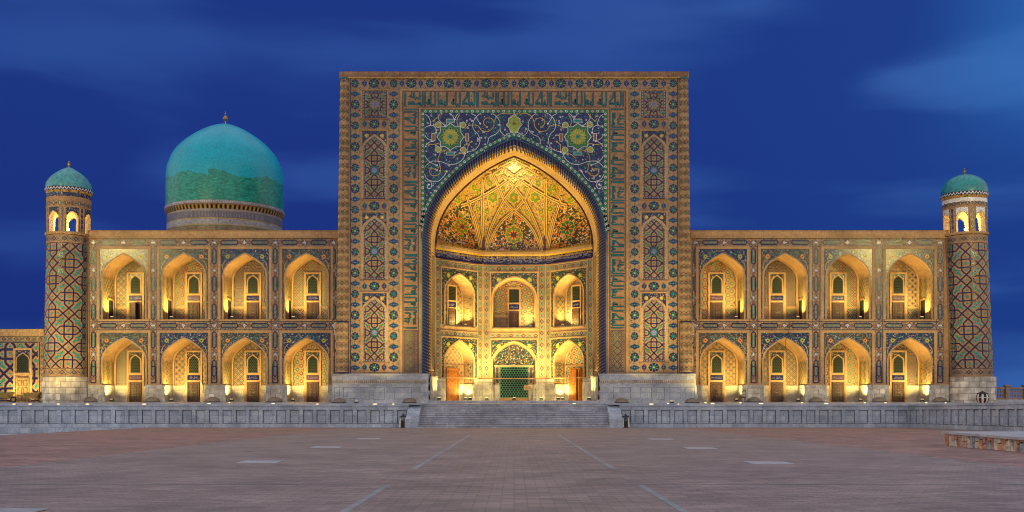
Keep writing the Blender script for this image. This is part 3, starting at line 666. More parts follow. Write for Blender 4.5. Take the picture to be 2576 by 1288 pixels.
def niche(O, ux, n, w, hs, h, D, rd, lower, style, side, label=None, door_m='dark_wood', open_leaf=0, kind='wing', power=1.0, where='', doorw=.52, doorh=1.72, jamb_door=False):
    """vaulted niche with its door, window and inscription; side = -1/1 is the lit jamb"""
    O = Vector(O); ux = Vector(ux).normalized(); n = Vector(n).normalized()
    off_ = side * .45 if (kind == 'iwan' and abs(ux.y) > .1) else 0.0
    P = lambda u, v, y: (O.x + ux.x * u - n.x * y, O.y + ux.y * u - n.y * y, O.z + v)
    SB = lambda u, v, d: P(u, v, D - d)
    b = MB(); ap = arch_path(w, hs, h, 12)
    # vault and jambs
    s = 0.0
    for (u0, v0), (u1, v1) in zip(ap[:-1], ap[1:]):
        L = math.hypot(u1 - u0, v1 - v0); mm = 'buff_brick'
        b.face([P(u0, v0, 0), P(u1, v1, 0), P(u1, v1, D), P(u0, v0, D)], mm, [(0, s), (0, s + L), (D, s + L), (D, s)]); s += L
    # back wall, floor, rim
    b.poly(SB, ap, 'buff_brick', 0); b.face([P(-w, 0.003, 0), P(w, 0.003, 0), P(w, 0.003, D), P(-w, 0.003, D)], 'warm_marble')
    for rr, m, y in ((.10, 'pale_brick', -.045),):
        o_ = arch_path(w + rr, hs, h + rr * 1.2, 12); i_ = arch_path(w - .02, hs, h - .02, 12)
        for k in range(len(o_) - 1):
            b.face([P(*o_[k], y), P(*o_[k + 1], y), P(*i_[k + 1], y), P(*i_[k], y)], m)
            b.face([P(*o_[k], y), P(*o_[k + 1], y), P(*o_[k + 1], .02), P(*o_[k], .02)], m); b.face([P(*i_[k], y), P(*i_[k + 1], y), P(*i_[k + 1], .1), P(*i_[k], .1)], m)
    # arch ring on the back wall
    ib = arch_path(w - .16, hs - .05, h - .12, 12)
    b.stroke(SB, arch_path(w - .06, hs, h - .06, 12), .13, 'pale_brick', .012)
    b.stroke(SB, ib, .03, 'navy_tile', .016)
    dado = 1.42 if lower else 0.0
    zreg = dado + .06
    pat0 = 1.30 if not lower else zreg
    clipA = [(p[0], max(p[1], pat0)) for p in ib]
    b.clip = clipA
    ca, cb = ('navy_tile', 'teal_tile') if not style % 2 else ('plum_tile', 'teal_tile')
    if style % 5 == 4: strap(b, SB, -w, w, pat0, hs + h, 1.15, .006, .06, ca, cb, 0, 3)
    else: diamonds(b, SB, -w, w, pat0, hs + h, .50 if style % 5 != 3 else .66, .006, ca, cb, style % 5)
    b.clip = None
    if kind == 'low' and door_m is None: b.poly(SB, [(p[0], max(p[1], 3.14)) for p in ib], 'flower_mosaic', .016)
    if not lower and kind != 'low':
        b.rect(SB, -w, 1.16, w, 1.28, 'pale_brick', .02)
        diamonds(b, SB, -w + .12, w - .12, .05, 1.12, .72, .006, 'plum_tile', 'teal_tile', 0)
    # jamb ornament
    for s_ in (-1, 1):
        SJ = (lambda q: (lambda a, v, d: P(q * (w - d), v, a)))(s_)
        v0 = dado + .1
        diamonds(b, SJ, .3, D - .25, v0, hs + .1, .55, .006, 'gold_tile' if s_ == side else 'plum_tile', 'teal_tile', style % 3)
        b.stroke(SJ, [(.22, v0), (.22, hs)], .03, 'plum_tile', .006); b.stroke(SJ, [(D - .18, v0), (D - .18, hs)], .03, 'plum_tile', .006)
        if lower:
            b.sbox(SJ, -.02, D - .02, 0, dado, 0, .05, 'warm_marble'); b.sbox(SJ, .4, D - .5, .35, 1.1, .05, .075, 'warm_marble')
            if s_ == side: b.lathe([(.16, 0), (.16, .25), (.12, .32), (.12, 1.2), (.15, 1.3), (.15, 1.42)], P(s_ * (w - .1), 0, -.02), 12, 'warm_marble')
        if jamb_door and s_ == side:
            b.sbox(SJ, D * .45, D * .85, 0, 1.75, 0, .02, 'shadow_room'); b.sbox(SJ, D * .40, D * .45, 0, 1.85, 0, .05, 'pale_brick'); b.sbox(SJ, D * .85, D * .90, 0, 1.85, 0, .05, 'pale_brick'); b.sbox(SJ, D * .40, D * .90, 1.75, 1.9, 0, .05, 'pale_brick')
    if lower:
        dls = ((-w + .04, -doorw - .12), (doorw + .12, w - .04)) if kind != 'low' else (((-w + .04, -1.3), (1.3, w - .04)) if door_m is None else ((-w + .04, side * .4 - .8), (side * .4 + .8, w - .04)))
        for a, c in dls:
            b.sbox(SB, a, c, 0, dado, 0, .06, 'warm_marble')
            if c - a > .6: b.sbox(SB, a + .22, c - .22, .35, 1.1, .06, .09, 'warm_marble'); b.frame(SB, a + .2, .33, c - .2, 1.12, .03, 'sandstone', .064)
    SB0 = SB; SB = (lambda u, v, d: SB0(u + off_, v, d)) if off_ else SB
    # frame round door and window
    fw = .66; ft = 4.45 if lower else 4.25
    if kind == 'wing':
        for s_ in (-1, 1): b.sbox(SB, s_ * fw - .075, s_ * fw + .075, 0, ft, 0, .07, 'pale_brick')
        b.sbox(SB, -fw, fw, ft - .13, ft, 0, .071, 'pale_brick'); b.rect(SB, -fw, 0, fw, ft - .1, 'buff_brick', .03)
        b.sbox(SB, -fw, fw, doorh + .02, doorh + .16, .03, .085, 'pale_brick'); b.sbox(SB, -fw, fw, doorh + .62, doorh + .76, .03, .084, 'pale_brick')
        wz = doorh + .80
        b.rect(SB, -.57, wz + .6, .57, ft - .15, 'flower_mosaic', .036)
        b.stroke(SB, [(p[0], p[1] + wz) for p in arch_path(.47, 1.0, .56, 8)], .09, 'pale_brick', .045)
    elif kind == 'iwan':
        for s_ in (-1, 1): b.sbox(SB, s_ * .52 - .06, s_ * .52 + .06, 0, 3.75, 0, .07, 'pale_brick')
        b.sbox(SB, -.52, .52, 3.62, 3.76, 0, .071, 'pale_brick'); b.sbox(SB, -.52, .52, 1.66, 1.78, 0, .071, 'pale_brick'); b.sbox(SB, -.52, .52, 2.28, 2.4, 0, .071, 'pale_brick')
    elif kind == 'low':
        b.sbox(SB, -w + .08, w - .08, 3.0, 3.14, 0, .08, 'pale_brick')
    o = b.build('arched_niche', mad)
    if label: o['label'] = label
    # sub-parts
    if kind == 'low' and door_m is None:
        g = MB(); g.sbox(SB, -1.25, 1.25, .25, 3.0, 0, .05, 'screen_green'); lattice(g, SB, -1.19, 1.19, .31, 2.94, .235, .053, 'glass_dark', r=.43); g.build('lattice_screen', o)
        for s_ in (-1, 1): g = MB(); g.sbox(SB, s_ * 1.5 - .17, s_ * 1.5 + .17, 1.5, 3.0, 0, .04, 'pale_brick'); strap(g, SB, s_ * 1.5 - .13, s_ * 1.5 + .13, 1.55, 2.95, .3, .045, .03); g.build('tile_panel', o)
        return o
    dS = SB if kind != 'low' else (lambda u, v, d: P(u - side * .0, v, D - d))
    doff = 0.0
    if kind == 'low': doff = side * .4; doorw, doorh = .72, 2.80
    SD = lambda u, v, d: P(u + doff + off_, v, D - .03 - d)
    dm = door_mesh(SD, doorw, doorh, door_m, .04, open_leaf, single=(kind == 'low'))
    if kind == 'low' and open_leaf:
        dm.rect(SD, -.6, 0, .6, doorh - .08, 'shadow_room', .045); dm.sbox(SD, -.62, .12, 0, doorh - .1, .05, .10, door_m); dm.frame(SD, -.52, .2, .02, 1.2, .03, 'dark_wood', .103); dm.frame(SD, -.52, 1.4, .02, 2.6, .03, 'dark_wood', .103)
    dm.build('door', o)
    if kind == 'wing':
        g = MB(); wp = [(p[0], p[1] + wz) for p in arch_path(.43, 1.0, .5, 8)]
        g.poly(SB, wp, 'lattice_green', .048); lattice(g, SB, -.4, .4, wz + .04, wz + 1.5, .165, .052, clip=[(p[0] * .9, wz + .05 + (p[1] - wz) * .94) for p in wp]); g.build('lattice_window', o)
        g = MB(); g.sbox(SB, -.53, .53, doorh + .18, doorh + .60, .03, .06, 'navy_tile' if style % 3 else 'plum_tile'); scribble(g, (lambda a, b_, d: SB(a, doorh + .39 + b_, d)), -.48, .48, .19, .064, rd, c='lilac_tile'); g.build('inscription_panel', o)
    elif kind == 'iwan':
        g = MB(); g.rect(SB, -.46, 2.42, .46, 3.6, 'lattice_green', .03); lattice(g, SB, -.42, .42, 2.46, 3.56, .15, .034); g.build('lattice_window', o)
        g = MB(); g.sbox(SB, -.46, .46, 1.79, 2.26, 0, .04, 'navy_tile'); scribble(g, (lambda a, b_, d: SB(a, 2.02 + b_, d)), -.42, .42, .2, .044, rd, c='lilac_tile'); g.build('inscription_panel', o)
    return o
# ------------------------------------------------------------------ wings
def wing(sgn, x0, x1, centres, pil, zl=TF, zu=8.86, low_first=None):
    b = MB(); S = FRONT
    zt = 16.2; edges = [x0] + [(a + c) / 2 for a, c in zip(centres[:-1], centres[1:])] + [x1]
    w = 1.83; wu = 1.80
    for i, c in enumerate(centres):
        arch_wall(b, S, edges[i], edges[i + 1], zl - .2, 8.0, c, w, zl + 3.38, 1.95, 'buff_brick', open_bottom=zl)
        arch_wall(b, S, edges[i], edges[i + 1], 8.0, zt, c, wu, zu + 3.55, 1.92, 'buff_brick', open_bottom=zu)
    # side/top/back closure
    b.face([(x0, 0, zt), (x1, 0, zt), (x1, 12, zt), (x0, 12, zt)], 'buff_brick'); b.face([(x0, 12, 0), (x1, 12, 0), (x1, 12, zt), (x0, 12, zt)], 'buff_brick')
    b.face([(x0, 0, 0), (x0, 12, 0), (x0, 12, zt), (x0, 0, zt)], 'buff_brick'); b.face([(x1, 0, 0), (x1, 12, 0), (x1, 12, zt), (x1, 0, zt)], 'buff_brick')
    o = b.build('wing', mad); o['label'] = 'arcaded two-storey wing %s of the portal' % ('left' if sgn < 0 else 'right')
    g = MB(); g.sbox(S, x0, x1, 15.72, 16.24, -.4, .14, 'pale_brick'); g.sbox(S, x0, x1, 15.66, 15.72, 0, .18, 'pale_brick')
    g.face([(x0, -.14, 16.24), (x1, -.14, 16.24), (x1, .5, 16.24), (x0, .5, 16.24)], 'brown_brick'); g.sbox(S, x0, x1, 16.24, 16.30, -.3, .16, 'brown_brick'); g.build('cornice', o)
    # friezes
    for zc in (15.30, 8.32):
        g = MB(); SF = sub(S, 0, zc); ps = pil
        for qi, (a, c) in enumerate(zip(ps[:-1], ps[1:])): wing_frieze(g, SF, a, c, .36, 2, first=1 if qi else 2)
        g.build('tile_frieze', o)
    for p in pil:
        g = MB(); SV = sub(S, p, 0, True)
        wing_frieze(g, SV, 8.32, 15.30, .33, 3, first=False); wing_frieze(g, SV, 3.55, 8.32, .33, 2, first=False)
        g.stroke(SV, [(3.55, -.2), (4.9, -.2), (4.9, .2), (3.55, .2)], .09, 'navy_tile', .012, True)
        g.build('tile_pilaster', o)
    # bay frames and spandrels
    for i, c in enumerate(centres):
        for lv, (zb, ztop, ww, hs, h) in enumerate(((3.35, 7.82, w, zl + 3.38, 1.95), (zu, 14.86, wu, zu + 3.55, 1.92))):
            g = MB(); hwid = 2.14
            u0, u1 = c - hwid, c + hwid
            ow = ww + .10
            # tile field around the arch
            arch_wall(g, S, u0 + .1, u1 - .1, zb, ztop - .1, c, ow, hs, h + .12, 'flower_mosaic' if not (i + lv) % 2 else 'navy_mosaic', .02, open_bottom=zb)
            for uu in (u0, u1): g.sbox(S, uu - .11, uu + .11, zb, ztop + .1, 0, .06, 'pale_brick')
            g.sbox(S, u0, u1, ztop - .1, ztop + .1, 0, .061, 'pale_brick')
            if lv: g.sbox(S, u0, u1, zb - .17, zb - .02, 0, .09, 'pale_brick')
            g.keep = lambda u, v, c=c, ow=ow, hs=hs, h=h: not (abs(u - c) < ow and v < hs + h * max(0, 1 - (abs(u - c) / ow) ** 1.55) + .05)
            pa = arch_path(ow + .1, hs, h + .22, 14, zb, c)
            g.keep = None
            n = 46
            for k in range(len(pa) - 1):
                (a0, b0), (a1, b1) = pa[k], pa[k + 1]; L = math.hypot(a1 - a0, b1 - b0); q = max(1, int(L / .2))
                for t in range(q):
                    f = (t + .5) / q; g.disc(S, a0 + (a1 - a0) * f, b0 + (b1 - b0) * f, .045, ('lilac_tile', 'teal_light_tile', 'amber_tile')[t % 3], .026, 4)
            for s_ in (-1, 1):
                cx_, cz_ = c + s_ * 1.45, ztop - .75
                g.star(S, cx_, cz_, .22, .15, 8, 'lime_tile' if (i + lv) % 2 else 'orange_tile', .026); g.star(S, cx_, cz_, .13, .08, 8, 'gold_tile', .030); g.disc(S, cx_, cz_, .08, 'plum_tile', .034)
                for q in range(9):
                    a = q * .7 + i; r_ = .42 + .06 * (q % 3)
                    uu, vv = cx_ + r_ * math.cos(a), cz_ + r_ * math.sin(a)
                    if vv < ztop - .18 and abs(uu - c) < hwid - .2 and not (vv < hs + (h + .3) * (1 - abs(uu - c) / (ow + .25))): g.disc(S, uu, vv, .045, 'lilac_tile', .026, 5)
                    
                pts = smooth([(cx_ - s_ * .25, cz_ + .1), (cx_ - s_ * .5, cz_ + .28), (cx_ - s_ * .85, cz_ + .25), (cx_ - s_ * .95, cz_ + .05), (cx_ - s_ * .75, cz_ - .02)], 3)
                g.stroke(S, pts, .04, 'teal_light_tile', .027)
                pts = smooth([(cx_ + s_ * .1, cz_ - .3), (cx_ + s_ * .35, cz_ - .6), (cx_ + s_ * .42, cz_ - 1.0), (cx_ + s_ * .3, cz_ - 1.15)], 3)
                g.stroke(S, pts, .04, 'gold_tile', .027)
            g.build('bay_panel', o)
    # marble dado between the lower niches
    spans = [x0] + [v for c in centres for v in (c - w, c + w)] + [x1]
    for a, c in zip(spans[0::2], spans[1::2]):
        g = MB(); g.sbox(S, a, c, zl - .3, zl + 1.44, 0, .10, 'warm_marble')
        if c - a > .8: g.frame(S, a + .28, zl + .3, c - .28, zl + 1.12, .06, 'block_stone', .112); g.sbox(S, a + .34, c - .34, zl + .36, zl + 1.06, .10, .104, 'block_stone')
        g.sbox(S, a - .02, c + .02, zl + 1.44, zl + 1.5, 0, .12, 'pale_brick')
        g.build('marble_dado', o)
    # niches and their floodlights
    order = ['farthest from', 'third from', 'second from', 'nearest to'] if sgn < 0 else ['nearest to', 'second from', 'third from', 'farthest from']
    for i, c in enumerate(centres):
        for lv in (0, 1):
            z = (zl, zu)[lv]; ww = (w, wu)[lv]
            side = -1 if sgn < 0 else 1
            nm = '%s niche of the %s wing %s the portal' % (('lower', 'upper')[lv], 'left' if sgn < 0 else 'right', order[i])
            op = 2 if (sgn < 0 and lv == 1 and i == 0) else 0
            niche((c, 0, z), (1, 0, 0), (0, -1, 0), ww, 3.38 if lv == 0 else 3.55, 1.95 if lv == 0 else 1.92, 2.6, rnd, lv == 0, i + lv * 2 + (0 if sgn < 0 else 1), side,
                  nm + (', one door leaf open' if op else ''), open_leaf=op, doorh=1.72 if lv == 0 else 1.64, doorw=.5, jamb_door=(lv == 1))
            fl = (c + side * (ww - .55), .6, z + .01)
            floodlight(fl, 'small floodlight in the ' + nm, (2050, 2050)[lv] * rd_p.uniform(.8, 1.15), (c - side * .1, 1.3, z + 5), size=152, blend=1.0)
LC = [X(312), X(463), X(616), X(771)]; LP = [X(235), X(385), X(538.7), X(692), X(838.5)]
RC = [X(1817.5), X(1974), X(2132), X(2288)]; RP = [X(1750), X(1895), X(2052), X(2210), X(2364)]
wing(-1, X(222), X(852), LC, LP); wing(1, X(1736), X(2386), RC, RP)
b = MB(); SC = plane((RC[1], 0, 0)); b.tube([(RC[1] + .32, -.20, 8.6), (RC[1] + .30, -.24, 8.0), (RC[1] + .18, -.22, 7.5), (RC[1] + .02, -.20, 7.2), (RC[1] - .02, -.12, 6.2)], .022, 'rubber'); b.build('cable', mad)
b = MB(); b.tube([(LC[3] + .9, -.05, 8.95), (LC[3] + 1.25, .15, 9.6), (LC[3] + 1.3, .15, 10.0), (LC[3] + 1.0, .3, 10.1)], .018, 'white_tile'); b.build('cable', mad)
b = MB(); SQ = plane((LC[1], 2.6 - .095, TF))
b.poly(SQ, [(-.72, 0), (-.57, 0), (-.57, 1.74), (.57, 1.74), (.57, 0), (.9, 0), (.95, .5), (.78, .9), (.82, 1.3), (.62, 1.86), (-.6, 1.84), (-.66, 1.1), (-.95, .6)][:1] + [(-.57, 0), (-.57, 1.8), (-.66, 1.1), (-.95, .6)], 'plaster'); b.build('plaster_patch', mad); b = MB(); b.poly(SQ, [(.57, 0), (.95, 0), (.98, .5), (.78, .9), (.84, 1.3), (.6, 1.86)], 'plaster'); b.build('plaster_patch', mad)
# ------------------------------------------------------------------ corner towers
def tower(px_base, px_top, zdome0, zdome1, zlan, fin, label, off, r_sh=1.71, cup='cupola_tile', white_band=False, range_=(-100, 100)):
    cx0 = X(px_base); lean = (X(px_top) - cx0) / (Z(500) - TF); cy = 0.0
    rt = r_sh - .02; rb_ = r_sh + .03
    b = MB(); zb = Z(947, -1.8); zs = 15.72
    rf = lambda v: rb_ + (rt - rb_) * (v - zb) / (zs - zb)
    S = cyl(cx0, cy, r_sh, rf, lean, TF)
    c0 = -math.pi * r_sh
    b.rect(S, c0, zb, -c0, zs, 'buff_brick', 0, 48, 12)
    o = b.build('corner_tower', mad, True); o['label'] = label
    g = MB(); a0, a1 = R(range_[0]) * r_sh, R(range_[1]) * r_sh
    strap(g, S, a0, a1, zb + .72, zs - .72, 2.76, .010, .105, 'navy_tile', 'teal_light_tile', cx=R(off) * r_sh, cz=zb + .72 + 2.76 * .62, seg=.34)
    for z_ in (zb + .36, zs - .33): chain(g, sub(S, 0, z_), a0, a1, .24, .010, step=.42)
    for z_ in (zb + .68, zs - .68): g.rect(S, a0, z_ - .025, a1, z_ + .025, 'plum_tile', .012, 24); g.rect(S, a0, z_ + .045, a1, z_ + .10, 'pale_brick', .012, 24)
    e = a1 if range_[1] < 90 else a0
    sg = 1 if range_[1] < 90 else -1
    chain(g, sub(S, e - sg * .25, 0, True), zb + .1, zs - .1, .2, .016, bg='buff_brick', step=.4)
    g.rect(S, e - sg * .47 - .02, zb + .6, e - sg * .47 + .02, zs - .6, 'plum_tile', .014)
    g.build('tile_strapwork', o)
    g = MB(); g.lathe([(1.86, -.3), (1.86, zb - TF - .02), (1.75, zb - TF)], (cx0, cy, TF), 40, 'block_stone', r0=2.0); g.build('stone_base', o)
    # lantern
    g = MB(); rl = 1.745; rin = 1.33; nop = 7; hw_ = .41; zsill = Z(590); hsp = 1.05; hh = .62; zl1 = zlan
    SL = cyl(cx0, cy, rl, lambda v: rl, lean, TF); SI = cyl(cx0, cy, rl, lambda v: rin, lean, TF)
    N_ = 140; per = 2 * math.pi / nop; prof = arch(1.0, 1.0, 12)
    def top(th):
        k = ((th - R(off)) / per) % 1.0; k = (k - 1 if k > .5 else k) * per * rl
        if abs(k) >= hw_ * 1.2: return None
        q = abs(k) / (hw_ * 1.2)
        for (xa, ya), (xb, yb) in zip(prof[:-1], prof[1:]):
            if xb <= q <= xa: return zsill + hsp + hh * (ya + (yb - ya) * ((xa - q) / (xa - xb) if xa > xb else 0))
        return zsill + hsp
    for i in range(N_):
        t0 = -math.pi + 2 * math.pi * i / N_; t1 = -math.pi + 2 * math.pi * (i + 1) / N_; tm = (t0 + t1) / 2; tp = top(tm)
        u0, u1 = t0 * rl, t1 * rl
        z_from = zsill if tp is None else tp
        g.poly(SL, [(u0, z_from), (u1, z_from), (u1, zl1), (u0, zl1)], 'buff_brick', 0); g.poly(SI, [(u0, z_from), (u1, z_from), (u1, zl1 - .3), (u0, zl1 - .3)], 'plaster', 0)
        if tp is not None:
            g.face([SL(u0, tp, 0), SL(u1, tp, 0), SI(u1, tp, 0), SI(u0, tp, 0)], 'plaster')
        for tt, uu in ((-1, u0), (1, u1)):
            nb = top(tm + tt * 2 * math.pi / N_)
            if tp is not None and nb is None: g.face([SL(uu, zsill, 0), SL(uu, tp, 0), SI(uu, tp, 0), SI(uu, zsill, 0)], 'plaster')
            elif tp is not None and nb is not None and nb < tp: g.face([SL(uu, nb, 0), SL(uu, tp, 0), SI(uu, tp, 0), SI(uu, nb, 0)], 'plaster')
    g.lathe([(0, zl1 - .3), (rin, zl1 - .3)], (cx0 + lean * (zl1 - TF), cy, 0), 24, 'plaster'); g.lathe([(0, zsill), (rl + .06, zsill), (rl + .06, zsill - .12), (r_sh, zsill - .2)], (cx0 + lean * (zsill - TF), cy, 0), 40, 'pale_brick')
    ln = g.build('lantern', o)
    g = MB()
    for k in range(nop):
        th = R(off) + (k - 3) * per; u = th * rl; wq = hw_ * 1.2
        for s_ in (-1, 1):
            g.stroke(SL, [(u + s_ * (wq + .14), zsill), (u + s_ * (wq + .14), zsill + hsp + hh + .35)], .09, 'pale_brick', .012, seg=.5); g.stroke(SL, [(u + s_ * (wq + .04), zsill), (u + s_ * (wq + .04), zsill + hsp)], .05, 'plum_tile', .012)
        nq = 10; ztp = zsill + hsp + hh + .35
        for q in range(nq):
            ua = u - wq - .1 + (2 * wq + .2) * q / nq; ub = u - wq - .1 + (2 * wq + .2) * (q + 1) / nq; um = ((ua + ub) / 2)
            tpz = top(um / rl) or (zsill + hsp)
            if abs(um - u) < wq: g.poly(SL, [(ua, tpz + .06), (ub, tpz + .06), (ub, ztp), (ua, ztp)], 'white_tile' if white_band else 'navy_mosaic', .008)
            g.poly(SL, [(ua, ztp), (ub, ztp), (ub, ztp + .09), (ua, ztp + .09)], 'pale_brick', .02)
        um = u + per * rl / 2
        for q in range(4): quat(g, SL, um, zsill + .45 + q * .45, .17, 'navy_tile', .01, 'lilac_tile', 'plum_tile')
        g.stroke(SL, [(um, zsill + .1), (um, zsill + 1.8)], .05, 'teal_tile', .008)
    m_ = int(2 * math.pi * rl / .5)
    for q in range(m_):
        u = (q + .5) * 2 * math.pi * rl / m_ - math.pi * rl; quat(g, SL, u, zsill + 2.35, .19, 'navy_tile', .01, 'gold_tile', 'white_tile'); g.disc(SL, u + .25, zsill + 2.35, .09, 'teal_tile', .008, 4)
    hb_ = zl1 - .42
    g.rect(SL, -math.pi * rl, hb_, math.pi * rl, zl1 - .1, 'white_tile' if white_band else 'navy_mosaic', .012, 40); g.build('tile_bands', o)
    g = MB(); cxl = cx0 + lean * (zl1 - TF)
    g.lathe([(rl, zl1 - .1), (rl + .02, zl1), (rl + .10, zl1 + .12), (rl + .12, zdome0 - .12), (rl + .08, zdome0 - .1)], (cxl, cy, 0), 48, 'brass' if 0 else 'gold_mosaic')
    zc = zdome0 - .2; Sz = cyl(cxl, cy, rl, lambda v: rl + .12, 0, 0)
    g.rect(Sz, -math.pi * rl, zdome0 - .16, math.pi * rl, zdome0 + .12, 'navy_tile', .0, 48)
    q = 40
    for k in range(q):
        u = (k + .5) * 2 * math.pi * rl / q - math.pi * rl; hb2 = math.pi * rl / q
        g.stroke(Sz, [(u - hb2 * .9, zdome0 - .12), (u, zdome0 + .06), (u + hb2 * .9, zdome0 - .12)], .06, 'white_tile', .012)
    g.build('cupola_rim', o)
    g = MB(); H = zdome1 - zdome0; rd_ = rl + .08
    pr = [(rd_, 0), (rd_ * .995, .12 * H), (rd_ * .97, .25 * H), (rd_ * .88, .40 * H), (rd_ * .76, .55 * H), (rd_ * .58, .70 * H), (rd_ * .39, .83 * H), (rd_ * .19, .94 * H), (rd_ * .07, .995 * H), (0, 1.02 * H)] if not white_band else \
         [(rd_, 0), (rd_ * 1.01, .15 * H), (rd_ * .98, .32 * H), (rd_ * .91, .50 * H), (rd_ * .80, .66 * H), (rd_ * .63, .80 * H), (rd_ * .42, .91 * H), (rd_ * .22, .97 * H), (0, 1.0 * H)]
    g.lathe([(r_, zdome0 + .1 + z_) for r_, z_ in pr], (cxl, cy, 0), 48, cup, r0=rl); g.build('cupola', o, True)
    g = MB(); fz = zdome0 + .1 + H; g.lathe([(.06, -.1), (.06, .1), (.13, .18), (.13, .28), (.05, .34), (.10, .42), (.04, .5), (0.0, fin)], (cxl, cy, fz), 10, 'brass'); g.build('finial', o, True)
    lamp = empty('lantern_lamp', (cx0 + lean * 15, cy, zsill), 'small lamp glowing inside the arcaded lantern of the %s tower' % ('left' if cx0 < 0 else 'right'), 'lamp', 'lamps inside the tower lanterns')
    h_ = MB(); h_.lathe([(.12, 0), (.12, .06), (.03, .08), (.03, .3)], (0, 0, 0), 10, 'dark_metal'); h_.build('lamp_base', lamp); h_ = MB(); h_.lathe([(.0, .3), (.09, .36), (.09, .48), (0, .54)], (0, 0, 0), 10, 'lamp_glow'); h_.build('globe', lamp)
    point(lamp, (lamp.location.x, cy, zsill + .75), 330, rad=.2)
tower(165, 173.5, Z(482), Z(424), Z(490), .5, 'left corner tower with a tall arcaded lantern and pale blue cupola', -18, range_=(-100, 82))
tower(2444, 2425, Z(494), Z(442), Z(503), .55, 'right corner tower leaning inward, with a white band below its dark teal cupola', 20, cup='cupola_green', white_band=True, range_=(-82, 100))
# ------------------------------------------------------------------ big dome
b = MB(); DY = 15; dc = (X(567, DY), DY, 0); k = 100 / F
pr = [(149.6, 530), (150, 499), (149.4, 465), (147.6, 435), (141.4, 415), (132.7, 395), (117, 375.5), (95, 355.6), (65, 335.8), (42, 324.0), (21, 316.2), (6, 312.4), (0, 310.8)]
prof = [(p[0] * k * .957, EYE + (1004 - p[1]) * k) for p in pr]
pp = smooth(prof, 4); pp[-1] = (0, prof[-1][1])
b.lathe(pp, dc, 96, 'dome_tile', r0=5.9); do = b.build('dome', mad, True); do['label'] = 'big pointed turquoise dome with a greener patched lower band'
zr = prof[0][1]
b = MB(); b.lathe([(5.36, zr - 5.5), (5.47, zr - .95), (5.47, zr - .75)], dc, 96, 'drum_tile', r0=5.7)
SD_ = cyl(dc[0], dc[1], 5.7, lambda v: 5.49)
for zz, mm, hh in ((zr - .98, 'pale_brick', .05), (zr - 1.7, 'gold_tile', .05), (zr - 2.3, 'gold_tile', .05), (zr - 2.85, 'plum_tile', .05)): b.rect(SD_, -11, zz, 11, zz + hh, mm, .01, 80)
b.rect(SD_, -11, zr - 2.24, 11, zr - 1.72, 'drum_tile', .012, 80); b.rect(SD_, -11, zr - 1.62, 11, zr - 1.02, 'drum_grey', .008, 80)
for i in range(150): u = -10.9 + i * .146; b.rect(SD_, u, zr - 1.6, u + .03, zr - 1.04, 'plum_tile', .014)
chain(b, sub(SD_, 0, zr - 2.6), -11, 11, .22, .012, 'teal_light_tile', 'plum_tile', bg='buff_brick', step=.5)
chain(b, sub(SD_, 0, zr - 3.3), -11, 11, .3, .012, 'navy_tile', 'teal_light_tile', bg='drum_tile', step=1.0)
b.build('drum', do)
b = MB(); b.lathe([(5.47, zr - .8), (5.55, zr - .55), (5.69, zr - .3), (5.71, zr - .02), (5.62, zr)], dc, 96, lambda q: ('brown_brick', 'brown_brick', 'drum_tile', 'drum_tile')[q], r0=5.8)
SR = cyl(dc[0], dc[1], 5.9, lambda v: 5.48 + max(0, min(1, (v - zr + .8) / .5)) * .22)
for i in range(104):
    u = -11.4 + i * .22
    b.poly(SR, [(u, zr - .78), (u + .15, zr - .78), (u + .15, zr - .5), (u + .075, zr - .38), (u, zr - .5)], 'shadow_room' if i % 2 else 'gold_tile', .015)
    b.disc(SR, u + .07, zr - .14, .06, 'white_tile', .02, 6); b.disc(SR, u + .18, zr - .14, .04, 'navy_tile', .02, 4)
b.build('muqarnas_cornice', do)
b = MB(); zt_ = prof[-1][1]; b.lathe([(.05, -.1), (.06, .2), (.24, .38), (.26, .52), (.16, .68), (.05, .8), (.09, .92), (.035, 1.05), (.03, 1.1), (0, 1.25)], (dc[0], dc[1], zt_), 12, 'brass'); b.build('finial', do, True)
# ------------------------------------------------------------------ portal
PY = -2.5
SP = plane((0, PY, 0)); por = None
def px(p): return X(p, PY)
def pz(p): return Z(p, PY)
ZTOP = pz(182); HW = 14.15; ZS = 15.0; OW, OH = 7.5, 8.42; IW, IH = 6.83, 7.55
ZM = pz(940)      # top of marble base
ZI = 2.03
b = MB()
# front wall
arch_wall(b, SP, -HW, HW, TE, ZTOP, 0, OW, ZS, OH, 'buff_brick', n=24)
for s_ in (-1, 1): b.face([(s_ * HW, PY, TE), (s_ * HW, 7, TE), (s_ * HW, 7, ZTOP), (s_ * HW, PY, ZTOP)], 'buff_brick')
b.face([(-HW, PY, ZTOP), (HW, PY, ZTOP), (HW, 7, ZTOP), (-HW, 7, ZTOP)], 'brown_brick')
b.face([(-HW, 7, 0), (HW, 7, 0), (HW, 7, ZTOP), (-HW, 7, ZTOP)], 'buff_brick')
por = b.build('portal', mad); por['label'] = 'tall rectangular portal covered with tilework around one huge pointed arch'
b = MB(); b.sbox(SP, -HW - .05, HW + .05, pz(196), ZTOP + .02, -.5, .10, 'brown_brick'); b.sbox(SP, -HW, HW, pz(197.5), pz(196), 0, .14, 'gold_tile')
b.rect(SP, -HW, pz(182), HW, pz(182) + .05, 'brown_brick', .06)
for i in range(190):
    if rnd.random() < .35: u = -HW + i * .149; b.sbox(SP, u, u + .12, ZTOP + .02, ZTOP + .02 + rnd.uniform(.02, .06), -.3, .09, 'brown_brick')
b.build('cornice', por)
